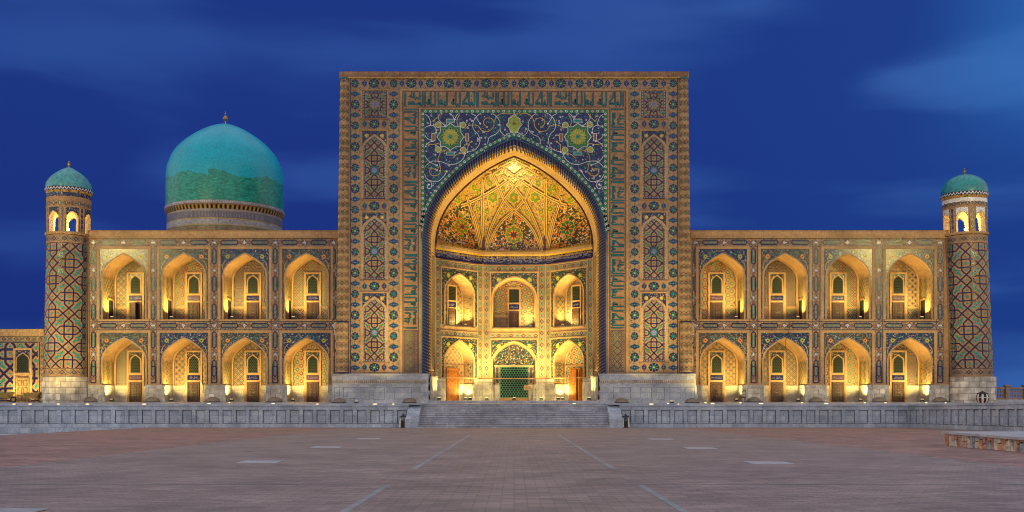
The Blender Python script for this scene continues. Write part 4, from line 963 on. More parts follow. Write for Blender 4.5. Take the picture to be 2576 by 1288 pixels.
# corner columns
for s_ in (-1, 1):
    b = MB(); rb0, rt0 = .52, .37
    zz0, zz1 = ZM, pz(197)
    rf = lambda v: rb0 + (rt0 - rb0) * (v - zz0) / (zz1 - zz0)
    xc = lambda v: s_ * (13.98 - (13.98 - 13.80) * (v - zz0) / (zz1 - zz0))
    S = lambda u, v, d: (xc(v) + (rf(v) + d) * math.sin(u / .45), PY + .05 - (rf(v) + d) * math.cos(u / .45), v)
    W_ = .45 * R(112)
    b.rect(S, -.45 * math.pi, zz0, .45 * math.pi, zz1, 'pale_brick', 0, 16, 20)
    n = int((zz1 - zz0) / .62)
    for i in range(n):
        z = zz0 + (i + .5) * (zz1 - zz0) / n; hz = (zz1 - zz0) / n / 2
        for t in range(-2, 3):
            u = t * .36; b.disc(S, u, z, .125, 'emerald_tile' if i % 2 == t % 2 else 'plum_tile', .008, 4)
            for q in (-1, 1): b.stroke(S, [(u - .18, z - q * hz * 0), (u - .09, z + hz * .55), (u + .0, z + hz * .5), (u + .09, z + hz * .95), (u + .18, z + hz)], .035, 'plum_tile', .006); b.stroke(S, [(u + .18, z), (u + .09, z + hz * .5), (u, z + hz * .6), (u - .18, z + hz)], .03, 'plum_tile', .007)
    for v0 in (zz0, zz0 + 4.15): b.rect(S, -.45 * 1.9, v0, .45 * 1.9, v0 + .12, 'navy_tile', .012, 8)
    for uu in (-.62, .62): b.rect(S, uu - .04, zz0, uu + .04, zz0 + 4.2, 'navy_tile', .012, 1, 8)
    b.rect(S, -.8, zz1 - .12, .8, zz1, 'teal_tile', .02, 8)
    b.build('corner_column', por)
    # outer fin at the foot
    b = MB(); x0, x1 = sorted((s_ * HW, s_ * 14.72)); b.box(x0, x1, PY + .25, 4, TE, 8.6, 'fleck_mosaic'); Sf = plane((s_ * (HW + .3), PY + .25, 0)); b.frame(Sf, -.26, ZM, .26, 8.55, .07, 'navy_tile', .01); b.frame(Sf, -.24, 7.4, .24, 8.4, .04, 'white_tile', .012); b.build('buttress', por)
# marble base
for s_ in (-1, 1):
    b = MB(); S = plane((0, PY, 0)); u0, u1 = sorted((s_ * 7.0, s_ * 14.75))
    b.sbox(S, u0, u1, TE - .3, ZM, -.6, .22, 'plinth_marble'); b.sbox(S, u0, u1, ZM - .10, ZM, 0, .25, 'plinth_marble')
    b.sbox(S, u0, u1, ZM - .82, ZM - .50, .22, .26, 'warm_marble'); 
    for i in range(int((u1 - u0) / .16)): b.rect(S, u0 + i * .16 + .03, ZM - .76, u0 + i * .16 + .10, ZM - .56, 'sandstone', .264)
    pans = [(.0, .55), (.75, 1.9), (2.15, 2.95), (3.2, 4.2), (4.9, 6.4)] if s_ < 0 else [(.9, 2.4), (3.1, 4.1), (4.35, 5.15), (5.4, 6.5), (6.75, 7.6)]
    for a, c in pans:
        a += u0 + .1; c += u0 + .1
        b.sbox(S, a - .1, c + .1, TE + .25, ZM - .95, .22, .235, 'plinth_marble'); b.frame(S, a, TE + .35, c, ZM - 1.05, .05, 'path_stone', .25); b.frame(S, a + .05, TE + .4, c - .05, ZM - 1.10, .02, 'shadow_room', .24)
    b.sbox(S, u0, u1, TE - .3, TE + .26, .22, .32, 'plinth_marble'); b.build('marble_base', por)
# ---- rosette border
XL = [px(893), px(990)]; D1 = .006
b = MB(); S = SP
ztop_row = pz(210); step = .86
b.rect(S, px(884), pz(222), -px(884), pz(199), 'fleck_brick', .003)
for s_ in (-1, 1):
    for x_ in XL: u_ = x_ if s_ < 0 else -x_; b.rect(S, u_ - .44, ZM, u_ + .44, pz(222), 'fleck_brick', .003)
for s_ in (-1, 1):
    for xi in XL:
        u = s_ * -xi * -1 if False else (xi if s_ < 0 else -xi)
        n = 27; z1 = ztop_row; z0 = pz(925)
        for i in range(n + 1):
            z = z1 + (z0 - z1) * i / n
            if i % 2 == 0: rosette(b, S, u, z, .36 if i % 4 == 0 else .43, D1, .94, i % 4 != 0)
            else: cartouche(b, S, u, z, .44, .27, D1)
            if i < n:
                zc = z + (z0 - z1) / n / 2
                for q in (-1, 1):
                    b.poly(S, [(u + q * .46, zc + .13), (u + q * .46, zc - .13), (u + q * .30, zc)], 'teal_tile', D1); b.poly(S, [(u + q * .45, zc + .05), (u + q * .45, zc - .05), (u + q * .38, zc)], 'gold_tile', D1 + .002)
                b.stroke(S, [(u, zc + .1), (u, zc - .1)], .03, 'teal_tile', D1)
    for zc in (pz(312), pz(518), pz(720), pz(924)):
        for q, uu in enumerate((px(917), px(941.5), px(966))):
            u = uu if s_ < 0 else -uu
            if q == 1: rosette(b, S, u, zc, .40, D1, 1.2, True)
            else: cartouche(b, S, u, zc, .22, .34, D1, 'plum_tile' if q else 'teal_tile')
n = 32; a, c = px(917), -px(917)
for i in range(n + 1):
    u = a + (c - a) * i / n
    if abs(u - XL[1]) < .3 or abs(u + XL[1]) < .3: continue
    if i % 2: rosette(b, S, u, ztop_row, .37 if i % 4 == 3 else .42, D1, 1.15 if i % 4 == 1 else 1.0, i % 4 == 1)
    else: cartouche(b, S, u, ztop_row, .22, .34, D1, 'blue_tile')
    for q in (-1, 1): b.poly(S, [(u + .40 - .12, ztop_row + q * .44), (u + .40 + .12, ztop_row + q * .44), (u + .40, ztop_row + q * .30)], 'teal_tile', D1)
b.build('rosette_border', por)
# thin borders
b = MB()
for s_ in (-1, 1):
    for p_, m, wd in ((1008.5, 'pale_brick', .16), (1013.5, 'plum_tile', .045), (1052.5, 'plum_tile', .045), (1056, 'pale_brick', .12)):
        u = -s_ * -px(p_) if s_ > 0 else px(p_); u = px(p_) if s_ < 0 else -px(p_)
        top = pz(226) if p_ < 1020 else pz(272)
        b.sbox(S, u - wd / 2, u + wd / 2, ZM, top, 0, .03 if wd > .1 else .02, m)
    u = px(882) if s_ < 0 else -px(882); b.rect(S, u - .03, ZM, u + .03, pz(198), 'navy_tile', .02)
for p_, m, wd, e in ((226, 'pale_brick', .16, px(1006)), (229.5, 'plum_tile', .045, px(1012)), (269.5, 'plum_tile', .045, px(1051)), (273, 'pale_brick', .12, px(1054))):
    b.sbox(S, e, -e, pz(p_) - wd / 2, pz(p_) + wd / 2, 0, .031 if wd > .1 else .021, m)
b.build('brick_border', por)
# ---- kufic bands
b = MB(); b.rect(S, px(1014), pz(249.5) - .70, -px(1014), pz(249.5) + .70, 'buff_brick', .003); kufic(b, sub(S, 0, pz(249.5)), px(1017), -px(1017), .66, 3); b.build('kufic_inscription', por)
xk = px(1033)
SLk = lambda a, bb, d: SP(xk - bb, a, d); SRk = lambda a, bb, d: SP(-xk + bb, -a, d)
b = MB(); b.rect(S, xk - .62, pz(828), xk + .62, pz(272), 'buff_brick', .0025); kufic(b, SLk, pz(826), pz(274), .60, 3); b.build('kufic_inscription', por)
b = MB(); b.rect(S, -xk - .62, pz(828), -xk + .62, pz(272), 'buff_brick', .0025); kufic(b, SRk, -pz(274), -pz(826), .60, 3); b.build('kufic_inscription', por)
for s_ in (-1, 1):
    u = xk * -s_ * -1 if s_ < 0 else -xk; u = xk if s_ < 0 else -xk
    b = MB(); b.frame(S, u - .56, pz(936), u + .56, pz(830), .05, 'plum_tile', .008); diamonds(b, S, u - .5, u + .5, pz(934), pz(832), .42, .006, 'navy_tile', 'green_tile', 0)
    for k in range(4): z = pz(918) + k * .55; b.stroke(S, [(u - .3, z), (u, z + .35), (u + .3, z), (u, z - .35)], .05, 'plum_tile', .014, True)
    b.build('diamond_panel', por)
# ---- side panels
def side_panel(u, zb, zt_, arched):
    b = MB(); hw = .98; S = SP
    b.sbox(S, u - hw - .16, u + hw + .16, zb - .12, zb - .04, 0, .05, 'brown_brick'); b.sbox(S, u - hw - .16, u + hw + .16, zt_ + .04, zt_ + .11, 0, .06, 'pale_brick')
    for s_ in (-1, 1): b.rect(S, u + s_ * (hw + .10) - .05, zb - .04, u + s_ * (hw + .10) + .05, zt_ + .04, 'pale_brick', .008)
    if not arched:
        b.rect(S, u - hw, zb, u + hw, zt_, 'navy_tile', .006); b.rect(S, u - hw + .17, zb + .17, u + hw - .17, zt_ - .17, 'buff_brick', .010)
        n = 18
        for i in range(n):
            for q in (0, 1):
                f = (i + .5) / n
                b.disc(S, u - hw + 2 * hw * f, (zb if q else zt_) + (.085 if q else -.085), .032, 'white_tile', .010, 4); b.disc(S, u + (hw - .085) * (1 if q else -1), zb + (zt_ - zb) * f, .032, 'white_tile', .010, 4)
        cx_, cz_ = u, (zb + zt_) / 2
        strap(b, S, u - hw + .2, u + hw - .2, zb + .2, zt_ - .2, 2.35, .014, .105, 'navy_tile', 'emerald_tile', cx=cx_ + 1.175, cz=cz_)
        R_ = .62
        pts = []
        for i in range(16):
            a = i * .3927; r_ = .72 if i % 2 == 0 else .52; 
            if i % 4 == 2: r_ = .62
            pts.append((cx_ + r_ * math.cos(a), cz_ + r_ * math.sin(a)))
        b.star(S, cx_, cz_, .72, .52, 8, 'navy_tile', .030); b.star(S, cx_, cz_, .62, .43, 8, 'buff_brick', .034); 
        for i in range(8): a = i * .7854; b.disc(S, cx_ + .42 * math.cos(a), cz_ + .42 * math.sin(a), .11, 'teal_tile', .038, 4)
        b.star(S, cx_, cz_, .28, .20, 8, 'lilac_tile', .040)
    else:
        H = zt_ - zb; hs = zb + H - 1.45; aw = hw - .02; ah = 1.12
        b.rect(S, u - hw, hs - .25, u + hw, zt_, 'navy_mosaic', .006)
        for q in (-1, 1): b.star(S, u + q * .62, zt_ - .38, .2, .12, 8, 'gold_tile', .012)
        ap = arch_path(aw, hs, ah, 12, zb, u)
        b.poly(S, ap, 'buff_brick', .012); b.stroke(S, ap, .17, 'pale_brick', .030)
        b.stroke(S, arch_path(aw - .13, hs, ah - .13, 12, zb + .1, u), .13, 'navy_tile', .020); b.rect(S, u - aw + .06, zb, u + aw - .06, zb + .15, 'navy_tile', .022)
        pa = arch_path(aw - .13, hs, ah - .13, 12, zb + .08, u); ps = pa + [pa[0]]
        for (a0, b0), (a1, b1) in zip(ps[:-1], ps[1:]):
            L = math.hypot(a1 - a0, b1 - b0); q = max(1, int(L / .125))
            for t in range(q): f = (t + .5) / q; b.disc(S, a0 + (a1 - a0) * f, b0 + (b1 - b0) * f, .032, 'white_tile', .026, 4)
        b.clip = [(p[0], p[1]) for p in arch_path(aw - .21, hs, ah - .2, 12, zb + .17, u)]
        zc = zb + H * .42
        strap(b, S, u - hw, u + hw, zb, zt_, 1.95, .014, .10, 'navy_tile', 'emerald_tile', cx=u, cz=zc + .975)
        b.clip = None
        b.star(S, u, zc, .50, .34, 8, 'navy_tile', .032); b.star(S, u, zc, .42, .28, 8, 'teal_tile', .036); b.star(S, u, zc, .25, .19, 10, 'lilac_tile', .040)
    o = b.build('mosaic_panel', por); return o
for s_ in (-1, 1):
    u = px(942.5) if s_ < 0 else -px(942.5)
    side_panel(u, pz(297), pz(229), False)
    for t_, b_ in ((330, 500), (535, 703), (738, 909)): side_panel(u + (.03 if s_ > 0 else -.03), pz(b_), pz(t_), True)
# ---- spandrel arabesque
def q5(x, y): return (px((1180 + x / 4.953) / 1.1584), pz((300 + y / 4.953) / 1.1584))
b = MB(); SU0, SU1, SV1 = px(1059), -px(1059), pz(276)
arch_wall(b, S, SU0, SU1, pz(600), SV1, 0, OW + .02, ZS, OH, 'spandrel_mosaic', .006, 24, open_bottom=pz(600))
oa = arch(OW, OH, 24)
def inside(u, v, m_=.42):
    au = abs(u)
    if v < ZS: return au < OW + m_
    for (x0, y0), (x1, y1) in zip(oa[:-1], oa[1:]):
        if x1 <= au <= x0: return v < ZS + y0 + (y1 - y0) * (x0 - au) / max(1e-6, x0 - x1) + m_
    return False
b.keep = lambda u, v: not inside(u, v, .40) and abs(u) < -SU0 - .28 and v < SV1 - .28
W_ = [[(715, 230), (770, 160), (860, 140), (940, 150), (1020, 190), (1045, 240), (1085, 300)],
      [(1370, 380), (1365, 270), (1310, 190), (1230, 145), (1150, 140), (1070, 165), (1000, 240), (975, 330), (1000, 400), (1050, 450), (1080, 540), (1060, 620), (1000, 680), (900, 710)],
      [(1370, 380), (1310, 450), (1215, 500), (1190, 590)], [(1370, 380), (1390, 430), (1440, 470), (1500, 440), (1560, 415)],
      [(290, 165), (335, 200), (370, 280), (360, 320), (300, 350), (275, 400), (290, 470), (330, 520), (400, 550)], [(485, 190), (520, 150), (600, 145), (670, 170), (712, 240)], [(485, 190), (480, 230), (520, 280), (580, 330)],
      [(330, 335), (400, 330), (440, 370), (450, 430)],
      [(400, 550), (320, 590), (275, 690), (300, 790), (370, 860), (460, 900)], [(340, 870), (400, 840), (520, 850), (640, 890), (760, 870), (840, 800), (868, 730)],
      [(340, 870), (285, 930), (280, 1000), (310, 1090), (390, 1130), (480, 1130), (560, 1060), (600, 990)], [(280, 1090), (300, 1130), (360, 1130), (385, 1180), (370, 1230), (330, 1235), (320, 1200), (345, 1180)]]
G_ = [[(860, 380), (920, 330), (1000, 320), (1060, 340), (1110, 400), (1200, 410), (1260, 370), (1285, 290), (1250, 230), (1180, 220), (1135, 260), (1140, 310), (1185, 350)],
      [(1285, 290), (1320, 200), (1400, 155), (1500, 160), (1560, 150)], [(790, 170), (750, 240), (760, 320), (790, 360)],
      [(300, 590), (400, 600), (490, 590), (530, 640), (520, 700), (480, 800), (500, 900), (510, 1000), (450, 1050), (380, 1040), (350, 990), (380, 950), (440, 960)],
      [(530, 700), (600, 680), (650, 690)], [(900, 700), (915, 600), (960, 560)], [(385, 200), (380, 160), (440, 140), (480, 190), (410, 260)], [(690, 800), (760, 740), (850, 735)]]
for s_ in (1, -1):
    for L_, c_, wd, dd in ((G_, 'gold_tile', .055, .020), (W_, 'white_tile', .045, .024)):
        for ln_ in L_:
            pts = [(s_ * p[0], p[1]) for p in (q5(*q) for q in ln_)]
            b.stroke(S, smooth(pts, 6), wd, c_, dd)
            e = pts[-1]; b.disc(S, e[0], e[1], .09, c_, dd + .002, 5)
    c0 = q5(655, 490); cu, cv = s_ * c0[0], c0[1]; k5 = (q5(100, 0)[0] - q5(0, 0)[0]) / 100
    for rr, m_, dd in ((1.06, 'white_tile', .028), (1.0, 'green_tile', .031)):
        b.rect(S, cu - 140 * k5 * rr, cv - 140 * k5 * rr, cu + 140 * k5 * rr, cv + 140 * k5 * rr, m_, dd)
        for a in range(4): an = a * math.pi / 2; ca_, sa_ = math.cos(an), math.sin(an); b.poly(S, [(cu + k5 * rr * (x_ * ca_ - y_ * sa_), cv + k5 * rr * (x_ * sa_ + y_ * ca_)) for x_, y_ in ((135, -75), (190, 0), (135, 75))], m_, dd + .0005)
    b.star(S, cu, cv, 150 * k5, 105 * k5, 8, 'lime_tile', .036); b.star(S, cu, cv, 110 * k5, 50 * k5, 8, 'gold_tile', .040, rot=.39); b.star(S, cu, cv, 70 * k5, 45 * k5, 10, 'lime_tile', .044); b.disc(S, cu, cv, 30 * k5, 'teal_light_tile', .048)
    for i in range(8): a = i * .7854; b.disc(S, cu + 120 * k5 * math.cos(a), cv + 120 * k5 * math.sin(a), 16 * k5, 'plum_tile', .046, 5)
    for x_, y_ in ((480, 315), (835, 320), (475, 675), (840, 680)):
        p = q5(x_, y_); quat(b, S, s_ * p[0], p[1], 52 * k5, 'white_tile', .028); quat(b, S, s_ * p[0], p[1], 44 * k5, 'lime_tile', .032); b.disc(S, s_ * p[0], p[1], 14 * k5, 'orange_tile', .042, 6)
    for x_, y_, a_, b_, m_ in ((655, 258, 62, 26, 'teal_light_tile'), (655, 732, 62, 26, 'teal_light_tile'), (410, 495, 27, 56, 'amber_tile'), (895, 500, 27, 56, 'amber_tile')):
        p = q5(x_, y_); b.rect(S, s_ * p[0] - a_ * k5, p[1] - b_ * k5, s_ * p[0] + a_ * k5, p[1] + b_ * k5, 'white_tile', .028); b.rect(S, s_ * p[0] - (a_ - 7) * k5, p[1] - (b_ - 7) * k5, s_ * p[0] + (a_ - 7) * k5, p[1] + (b_ - 7) * k5, m_, .032)
r5 = random.Random(3)
p = (0, q5(1560, 300)[1]); 
b.keep = None
for rr, m_, dd in ((1.1, 'white_tile', .028), (1.0, 'lime_tile', .032)): b.poly(S, [(p[0] + .62 * rr * x_, p[1] + .8 * rr * y_) for x_, y_ in ((0, 1), (.35, .62), (.7, .5), (.75, .1), (1, -.1), (.65, -.4), (.45, -.75), (0, -1), (-.45, -.75), (-.65, -.4), (-1, -.1), (-.75, .1), (-.7, .5), (-.35, .62))], m_, dd)
b.star(S, 0, p[1], .22, .10, 6, 'amber_tile', .037); b.keep = lambda u, v: not inside(u, v, .40) and abs(u) < -SU0 - .28 and v < SV1 - .28
for i in range(760):
    u = r5.uniform(SU0, SU1); v = r5.uniform(pz(560), SV1)
    if inside(u, v, .5): continue
    t = r5.random()
    if t < .26: b.star(S, u, v, .10, .05, 6, 'white_tile', .018, rot=r5.random()); b.disc(S, u, v, .035, 'navy_tile', .02, 4)
    elif t < .42: b.disc(S, u, v, .055, 'lilac_tile', .014, 5)
    elif t < .56: b.disc(S, u, v, .045, 'gold_tile', .014, 4)
    else:
        a = r5.uniform(0, 6.28); r_ = r5.uniform(.2, .5); k_ = r5.choice((-1, 1))
        b.stroke(S, [(u + r_ * math.cos(a + k_ * q * .55) * (1 - q * .07), v + r_ * math.sin(a + k_ * q * .55) * (1 - q * .07)) for q in range(8)], .035, 'teal_light_tile', .012)
b.keep = None
# green border round the spandrel and along the arch
def border(path, wd, closed=False):
    b.stroke(S, path, wd, 'green_tile', .030)
    tot = 0; pos = []
    for (x0, y0), (x1, y1) in zip(path[:-1], path[1:]):
        L = math.hypot(x1 - x0, y1 - y0); q = max(1, int(round(L / .42)))
        for t in range(q): f = (t + .5) / q; pos.append((x0 + (x1 - x0) * f, y0 + (y1 - y0) * f))
    for i, (u, v) in enumerate(pos):
        if i % 2: b.disc(S, u, v, .115, 'white_tile', .034, 4); b.disc(S, u, v, .07, 'plum_tile', .037, 4); b.disc(S, u, v, .035, 'orange_tile', .040, 4)
        else: b.disc(S, u, v, .11, 'white_tile', .034, 8); b.disc(S, u, v, .065, 'teal_light_tile', .037, 6)
border([(SU0 + .14, pz(585)), (SU0 + .14, SV1 - .14), (SU1 - .14, SV1 - .14), (SU1 - .14, pz(585))], .27)
ar = arch_path(OW + .22, ZS, OH + .30, 44, ZS, 0)
# resample arch path
def resample(path, st_):
    out_ = [path[0]]; acc = 0
    for (x0, y0), (x1, y1) in zip(path[:-1], path[1:]):
        L = math.hypot(x1 - x0, y1 - y0); d_ = st_ - acc
        while d_ < L: out_.append((x0 + (x1 - x0) * d_ / L, y0 + (y1 - y0) * d_ / L)); d_ += st_
        acc = (acc + L) % st_
    return out_ + [path[-1]]
border([p_ for p_ in resample(ar, .42) if p_[1] > ZS + .8], .26)
b.build('spandrel', por)
# ---- rope moulding round the arch
b = MB(); n = 44
po = arch_path(OW, ZS, OH, n, ZM, 0); pi_ = arch_path(IW, ZS, IH, n, ZM, 0)
def res2(A, B, st_):
    res = []; 
    for k in range(len(A) - 1):
        L = math.hypot(A[k + 1][0] - A[k][0], A[k + 1][1] - A[k][1]); q = max(1, int(round(L / st_)))
        for t in range(q):
            f = t / q; res.append(((A[k][0] + (A[k + 1][0] - A[k][0]) * f, A[k][1] + (A[k + 1][1] - A[k][1]) * f), (B[k][0] + (B[k + 1][0] - B[k][0]) * f, B[k][1] + (B[k + 1][1] - B[k][1]) * f)))
    return res + [(A[-1], B[-1])]
pr2 = res2(po, pi_, .085); nn = len(pr2)
cs = [(0.0, PY - .02), (.12, PY - .10), (.35, PY - .06), (.62, PY + .10), (.85, PY + .34), (1.0, PY + .62)]
def rp(i, j, tw=0):
    i2 = i - max(-1.0, min(1.0, (nn / 2 - i) / 8.0)) * j; i2 = max(0, min(nn - 1.001, i2)); q0, fr = int(i2), i2 - int(i2)
    (a0_, b0_), (a1_, b1_) = pr2[q0], pr2[q0 + 1]; a_ = tuple(p_ + (q_ - p_) * fr for p_, q_ in zip(a0_, a1_)); b_ = tuple(p_ + (q_ - p_) * fr for p_, q_ in zip(b0_, b1_)); f, y = cs[j]
    return (a_[0] + (b_[0] - a_[0]) * f, y, a_[1] + (b_[1] - a_[1]) * f)
for i in range(nn - 1):
    tw = -1 if i > nn / 2 else 1
    m_ = ('navy_tile', 'navy_tile', 'blue_tile', 'plum_tile')[i % 4] if i % 4 else 'gold_tile'
    for j in range(5):
        if j == 0: mm = 'slate_tile' if i % 2 else 'teal_tile'
        elif j < 3: mm = ('navy_tile', 'navy_tile', 'slate_tile')[i % 3]
        elif j == 3: mm = ('navy_tile', 'slate_tile', 'amber_tile')[i % 3]
        else: mm = ('navy_tile', 'gold_tile', 'amber_tile')[i % 3]  # gold and amber on the inner ribs paint the glow from the hall
        k0 = tw * (-1)
        b.face([rp(i, j, k0), rp(i + 1, j, k0), rp(i + 1, j + 1, k0), rp(i, j + 1, k0)], mm)
b.build('rope_moulding', por)
# foot shafts below the rope: carved marble baluster
for s_ in (-1, 1):
    b = MB(); b.lathe([(.36, 0), (.36, .3), (.22, .5), (.36, .85), (.36, 1.0), (.18, 1.25), (.30, 1.6), (.30, 1.75), (.22, 1.85), (.34, ZM - TE)], (s_ * 7.2, PY + .1, TE), 16, 'marble'); b.build('carved_shaft', por)
# ------------------------------------------------------------------ iwan (vaulted hall behind the arch)
b = MB(); JY0, JY1 = PY + .62, 0.0; BW = 6.63
ap_f = arch_path(IW, ZS, IH, 32, ZI, 0); ap_b = arch_path(BW, ZS, IH, 32, ZI, 0)
s = 0.0
for k in range(len(ap_f) - 1):
    (a0, b0), (a1, b1) = ap_f[k], ap_f[k + 1]; (c0_, d0_), (c1_, d1_) = ap_b[k], ap_b[k + 1]; L = math.hypot(a1 - a0, b1 - b0)
    b.face([(a0, JY0, b0), (a1, JY0, b1), (c1_, JY1, d1_), (c0_, JY1, d0_)], 'pale_brick', [(s, 0), (s + L, 0), (s + L, 1.9), (s, 1.9)]); s += L
for s_ in (-1, 1):
    SJ = (lambda q: (lambda a, v, d: (q * (IW - (IW - BW) * (a - JY0) / (JY1 - JY0) - d), a, v)))(s_)
    b.sbox(SJ, JY0, JY1, ZI, ZI + 2.0, 0, .10, 'warm_marble'); b.sbox(SJ, JY0 - .3, JY0, ZI, ZI + 2.0, 0, .06, 'warm_marble')
    b.frame(SJ, JY0 + .3, 4.4, JY1 - .3, 14.3, .06, 'plum_tile', .006); diamonds(b, SJ, JY0 + .55, JY1 - .5, 4.6, 14.1, .5, .006, 'plum_tile', 'teal_tile', 0)
    b.lathe([(.20, 0), (.20, .3), (.13, .4), (.13, 1.7), (.18, 1.85), (.18, 2.05)], (s_ * (BW - .1), -.55, ZI), 12, 'warm_marble')
    b.stroke(SJ, [(JY1 - .12, 4.2), (JY1 - .12, 14.8)], .12, 'pale_brick', .03)
# floor and two steps
b.face([(-7.3, PY - .02, ZI), (7.3, PY - .02, ZI), (7.3, 7, ZI), (-7.3, 7, ZI)], 'marble'); b.box(-7.0, 7.0, PY - .35, PY, 1.7, ZI - .075, 'stair_marble'); b.box(-7.0, 7.0, PY - .05, PY + .1, 1.7, ZI - .002, 'stair_marble')
iw = b.build('iwan', mad); iw['label'] = 'deep golden vaulted hall behind the great arch of the portal'
CY = 4.3; CXH = 2.77; ZC = 15.0
facets = [((-BW, 0, 0), (-CXH, CY, 0)), ((-CXH, CY, 0), (CXH, CY, 0)), ((CXH, CY, 0), (BW, 0, 0))]
for fi, (A, B) in enumerate(facets):
    A = Vector(A); B = Vector(B); L = (B - A).length; ux = (B - A).normalized(); nrm = Vector((ux.y, -ux.x, 0)); M_ = (A + B) / 2
    S = plane((M_.x, M_.y, 0), ux, nrm); H2 = L / 2
    w1 = 1.78 if fi != 1 else 1.9
    b = MB(); zf2 = 8.38; hs1, h1 = 3.3, 1.85; hs2, h2 = 2.75, 1.75
    arch_wall(b, S, -H2, H2, ZI, 7.7, 0, w1, ZI + hs1, h1, 'buff_brick'); arch_wall(b, S, -H2, H2, 7.7, ZC, 0, w1, zf2 + hs2, h2, 'buff_brick', open_bottom=zf2)
    # borders
    eb = .34
    for s_ in (-1, 1):
        chain(b, sub(S, s_ * (H2 - eb), 0, True), 4.1, 13.9, .23, .01, 'teal_light_tile', 'navy_tile', step=.5)
        b.sbox(S, s_ * (H2 - eb) - .33, s_ * (H2 - eb) - .27, 4.0, 14.0, 0, .03, 'pale_brick'); b.sbox(S, s_ * H2 - .06, s_ * H2 + .06, 2, 14.1, -.05, .05, 'pale_brick')
    for z in (7.75, 13.62): chain(b, sub(S, 0, z), -H2 + .6, H2 - .6, .22, .01, 'teal_light_tile', 'navy_tile', step=.5)
    for z in (7.98, 7.50, 13.38, 13.9): b.sbox(S, -H2 + .6, H2 - .6, z - .03, z + .03, 0, .04, 'pale_brick')
    fw_ = H2 - .68
    for zb, zt2, hs, h in ((ZI + 1.9, 7.42, ZI + hs1, h1), (zf2, 13.3, zf2 + hs2, h2)):
        arch_wall(b, S, -fw_ + .05, fw_ - .05, zb, zt2, 0, w1 + .1, hs, h + .12, 'flower_mosaic', .02, open_bottom=zb)
        b.frame(S, -fw_ - .02, zb, fw_ + .02, zt2 + .06, .09, 'pale_brick', .045)
        for s_ in (-1, 1): b.star(S, s_ * 1.35, zt2 - .62, .26, .16, 8, 'lime_tile', .026); b.disc(S, s_ * 1.35, zt2 - .62, .1, 'gold_tile', .03)
    b.sbox(S, -w1 - .1, w1 + .1, zf2 - .12, zf2, 0, .09, 'pale_brick')
    # dado
    for a, c in ((-H2, -w1), (w1, H2)):
        b.sbox(S, a, c, ZI - .1, ZI + 1.88, 0, .10, 'warm_marble')
        if c - a > .6: b.frame(S, a + .18, ZI + .3, c - .18, ZI + 1.15, .04, 'block_stone', .108)
        b.sbox(S, a, c, ZI + 1.35, ZI + 1.62, .10, .13, 'block_stone')
    b.build('hall_wall', iw)
    # inscription and cornice
    b = MB(); b.rect(S, -H2, 14.02, H2, 14.84, 'navy_tile', .03); scribble(b, sub(S, 0, 14.42), -H2 + .05, H2 - .05, .36, .036, rnd, c='lilac_tile', dens=1.25); scribble(b, sub(S, 0, 14.60), -H2 + .05, H2 - .05, .2, .034, rnd, c='gold_tile', dens=1.1); b.build('inscription_band', iw)
    b = MB(); b.sbox(S, -H2 - .02, H2 + .02, 14.86, 15.10, 0, .22, 'pale_brick'); b.sbox(S, -H2 - .02, H2 + .02, 14.74, 14.86, 0, .12, 'gold_tile')
    for i in range(int(L / .16)): b.sbox(S, -H2 + i * .16, -H2 + i * .16 + .09, 15.10, 15.2, 0, .2, 'gold_tile')
    b.build('cornice', iw)
    side = 1 if fi == 0 else (-1 if fi == 2 else 1)
    nm = ('left', 'middle', 'right')[fi]
    niche((M_.x, M_.y, ZI), ux, nrm, w1, hs1, h1, 1.3 if fi != 1 else .55, rnd, True, fi + 1, side, 'lower %s niche of the vaulted hall' % nm + (' filled by a green lattice screen' if fi == 1 else ''), door_m=None if fi == 1 else ('orange_wood' if fi == 0 else 'orange_wood'), kind='low', open_leaf=1 if fi == 2 else 0)
    niche((M_.x, M_.y, zf2), ux, nrm, w1, hs2, h2, 1.4, rnd, False, fi * 2 + 1, side, 'upper %s niche of the vaulted hall' % nm, kind='iwan', doorw=.44, doorh=1.64)
    inw = -nrm
    for lv, zf in ((0, ZI), (1, zf2)):
        if fi == 1 and lv == 0: continue
        p = M_ + ux * (side * (w1 - .45)) + inw * (.55 if fi != 1 else .5) ; t = M_ + inw * 1.2 + Vector((0, 0, 12))
        p = (p.x, p.y, zf + .01)
        floodlight(p, 'small floodlight in the %s %s niche inside the vaulted hall' % (('lower', 'upper')[lv], nm), (1500 if fi != 1 else 1100) * (.5 if lv == 0 else .9), (t.x, t.y, t.z), group='small floodlights in the hall niches', size=150, blend=1.0)
# half dome
prof_n = arch(1.0, 1.0, 40)
def ab(t):   # t: height fraction -> a (width fraction)
    for (x0, y0), (x1, y1) in zip(prof_n[:-1], prof_n[1:]):
        if y0 <= t <= y1: return x0 + (x1 - x0) * (t - y0) / max(1e-6, y1 - y0)
    return 0.0
def arch_ab():
    pts = arch(BW, IH, 40); return [(x / BW, y / IH) for x, y in pts]
prof_n = arch_ab()
def rho(ph, t):
    c_, s_ = abs(math.cos(ph)), math.sin(ph)
    # half octagon
    r_oct = min(CY / max(s_, 1e-6), (BW * CY) / (CY * c_ + (BW - CXH) * s_ + 1e-9))
    r_el = 1 / math.sqrt((c_ / BW) ** 2 + (s_ / (CY + .35)) ** 2)
    f = min(1, t * 2.2); return r_oct * (1 - f) + r_el * f
def dpt(ph, t, off=0.0):
    a = ab(t); r = rho(ph, t) * a - off; r = max(r, 0)
    return (r * math.cos(ph), r * math.sin(ph) * 1.0, ZC + .1 + IH * t - off * .5)
b = MB(); NP, NT = 56, 36
ts = [math.sin(i / NT * math.pi / 2) for i in range(NT + 1)]
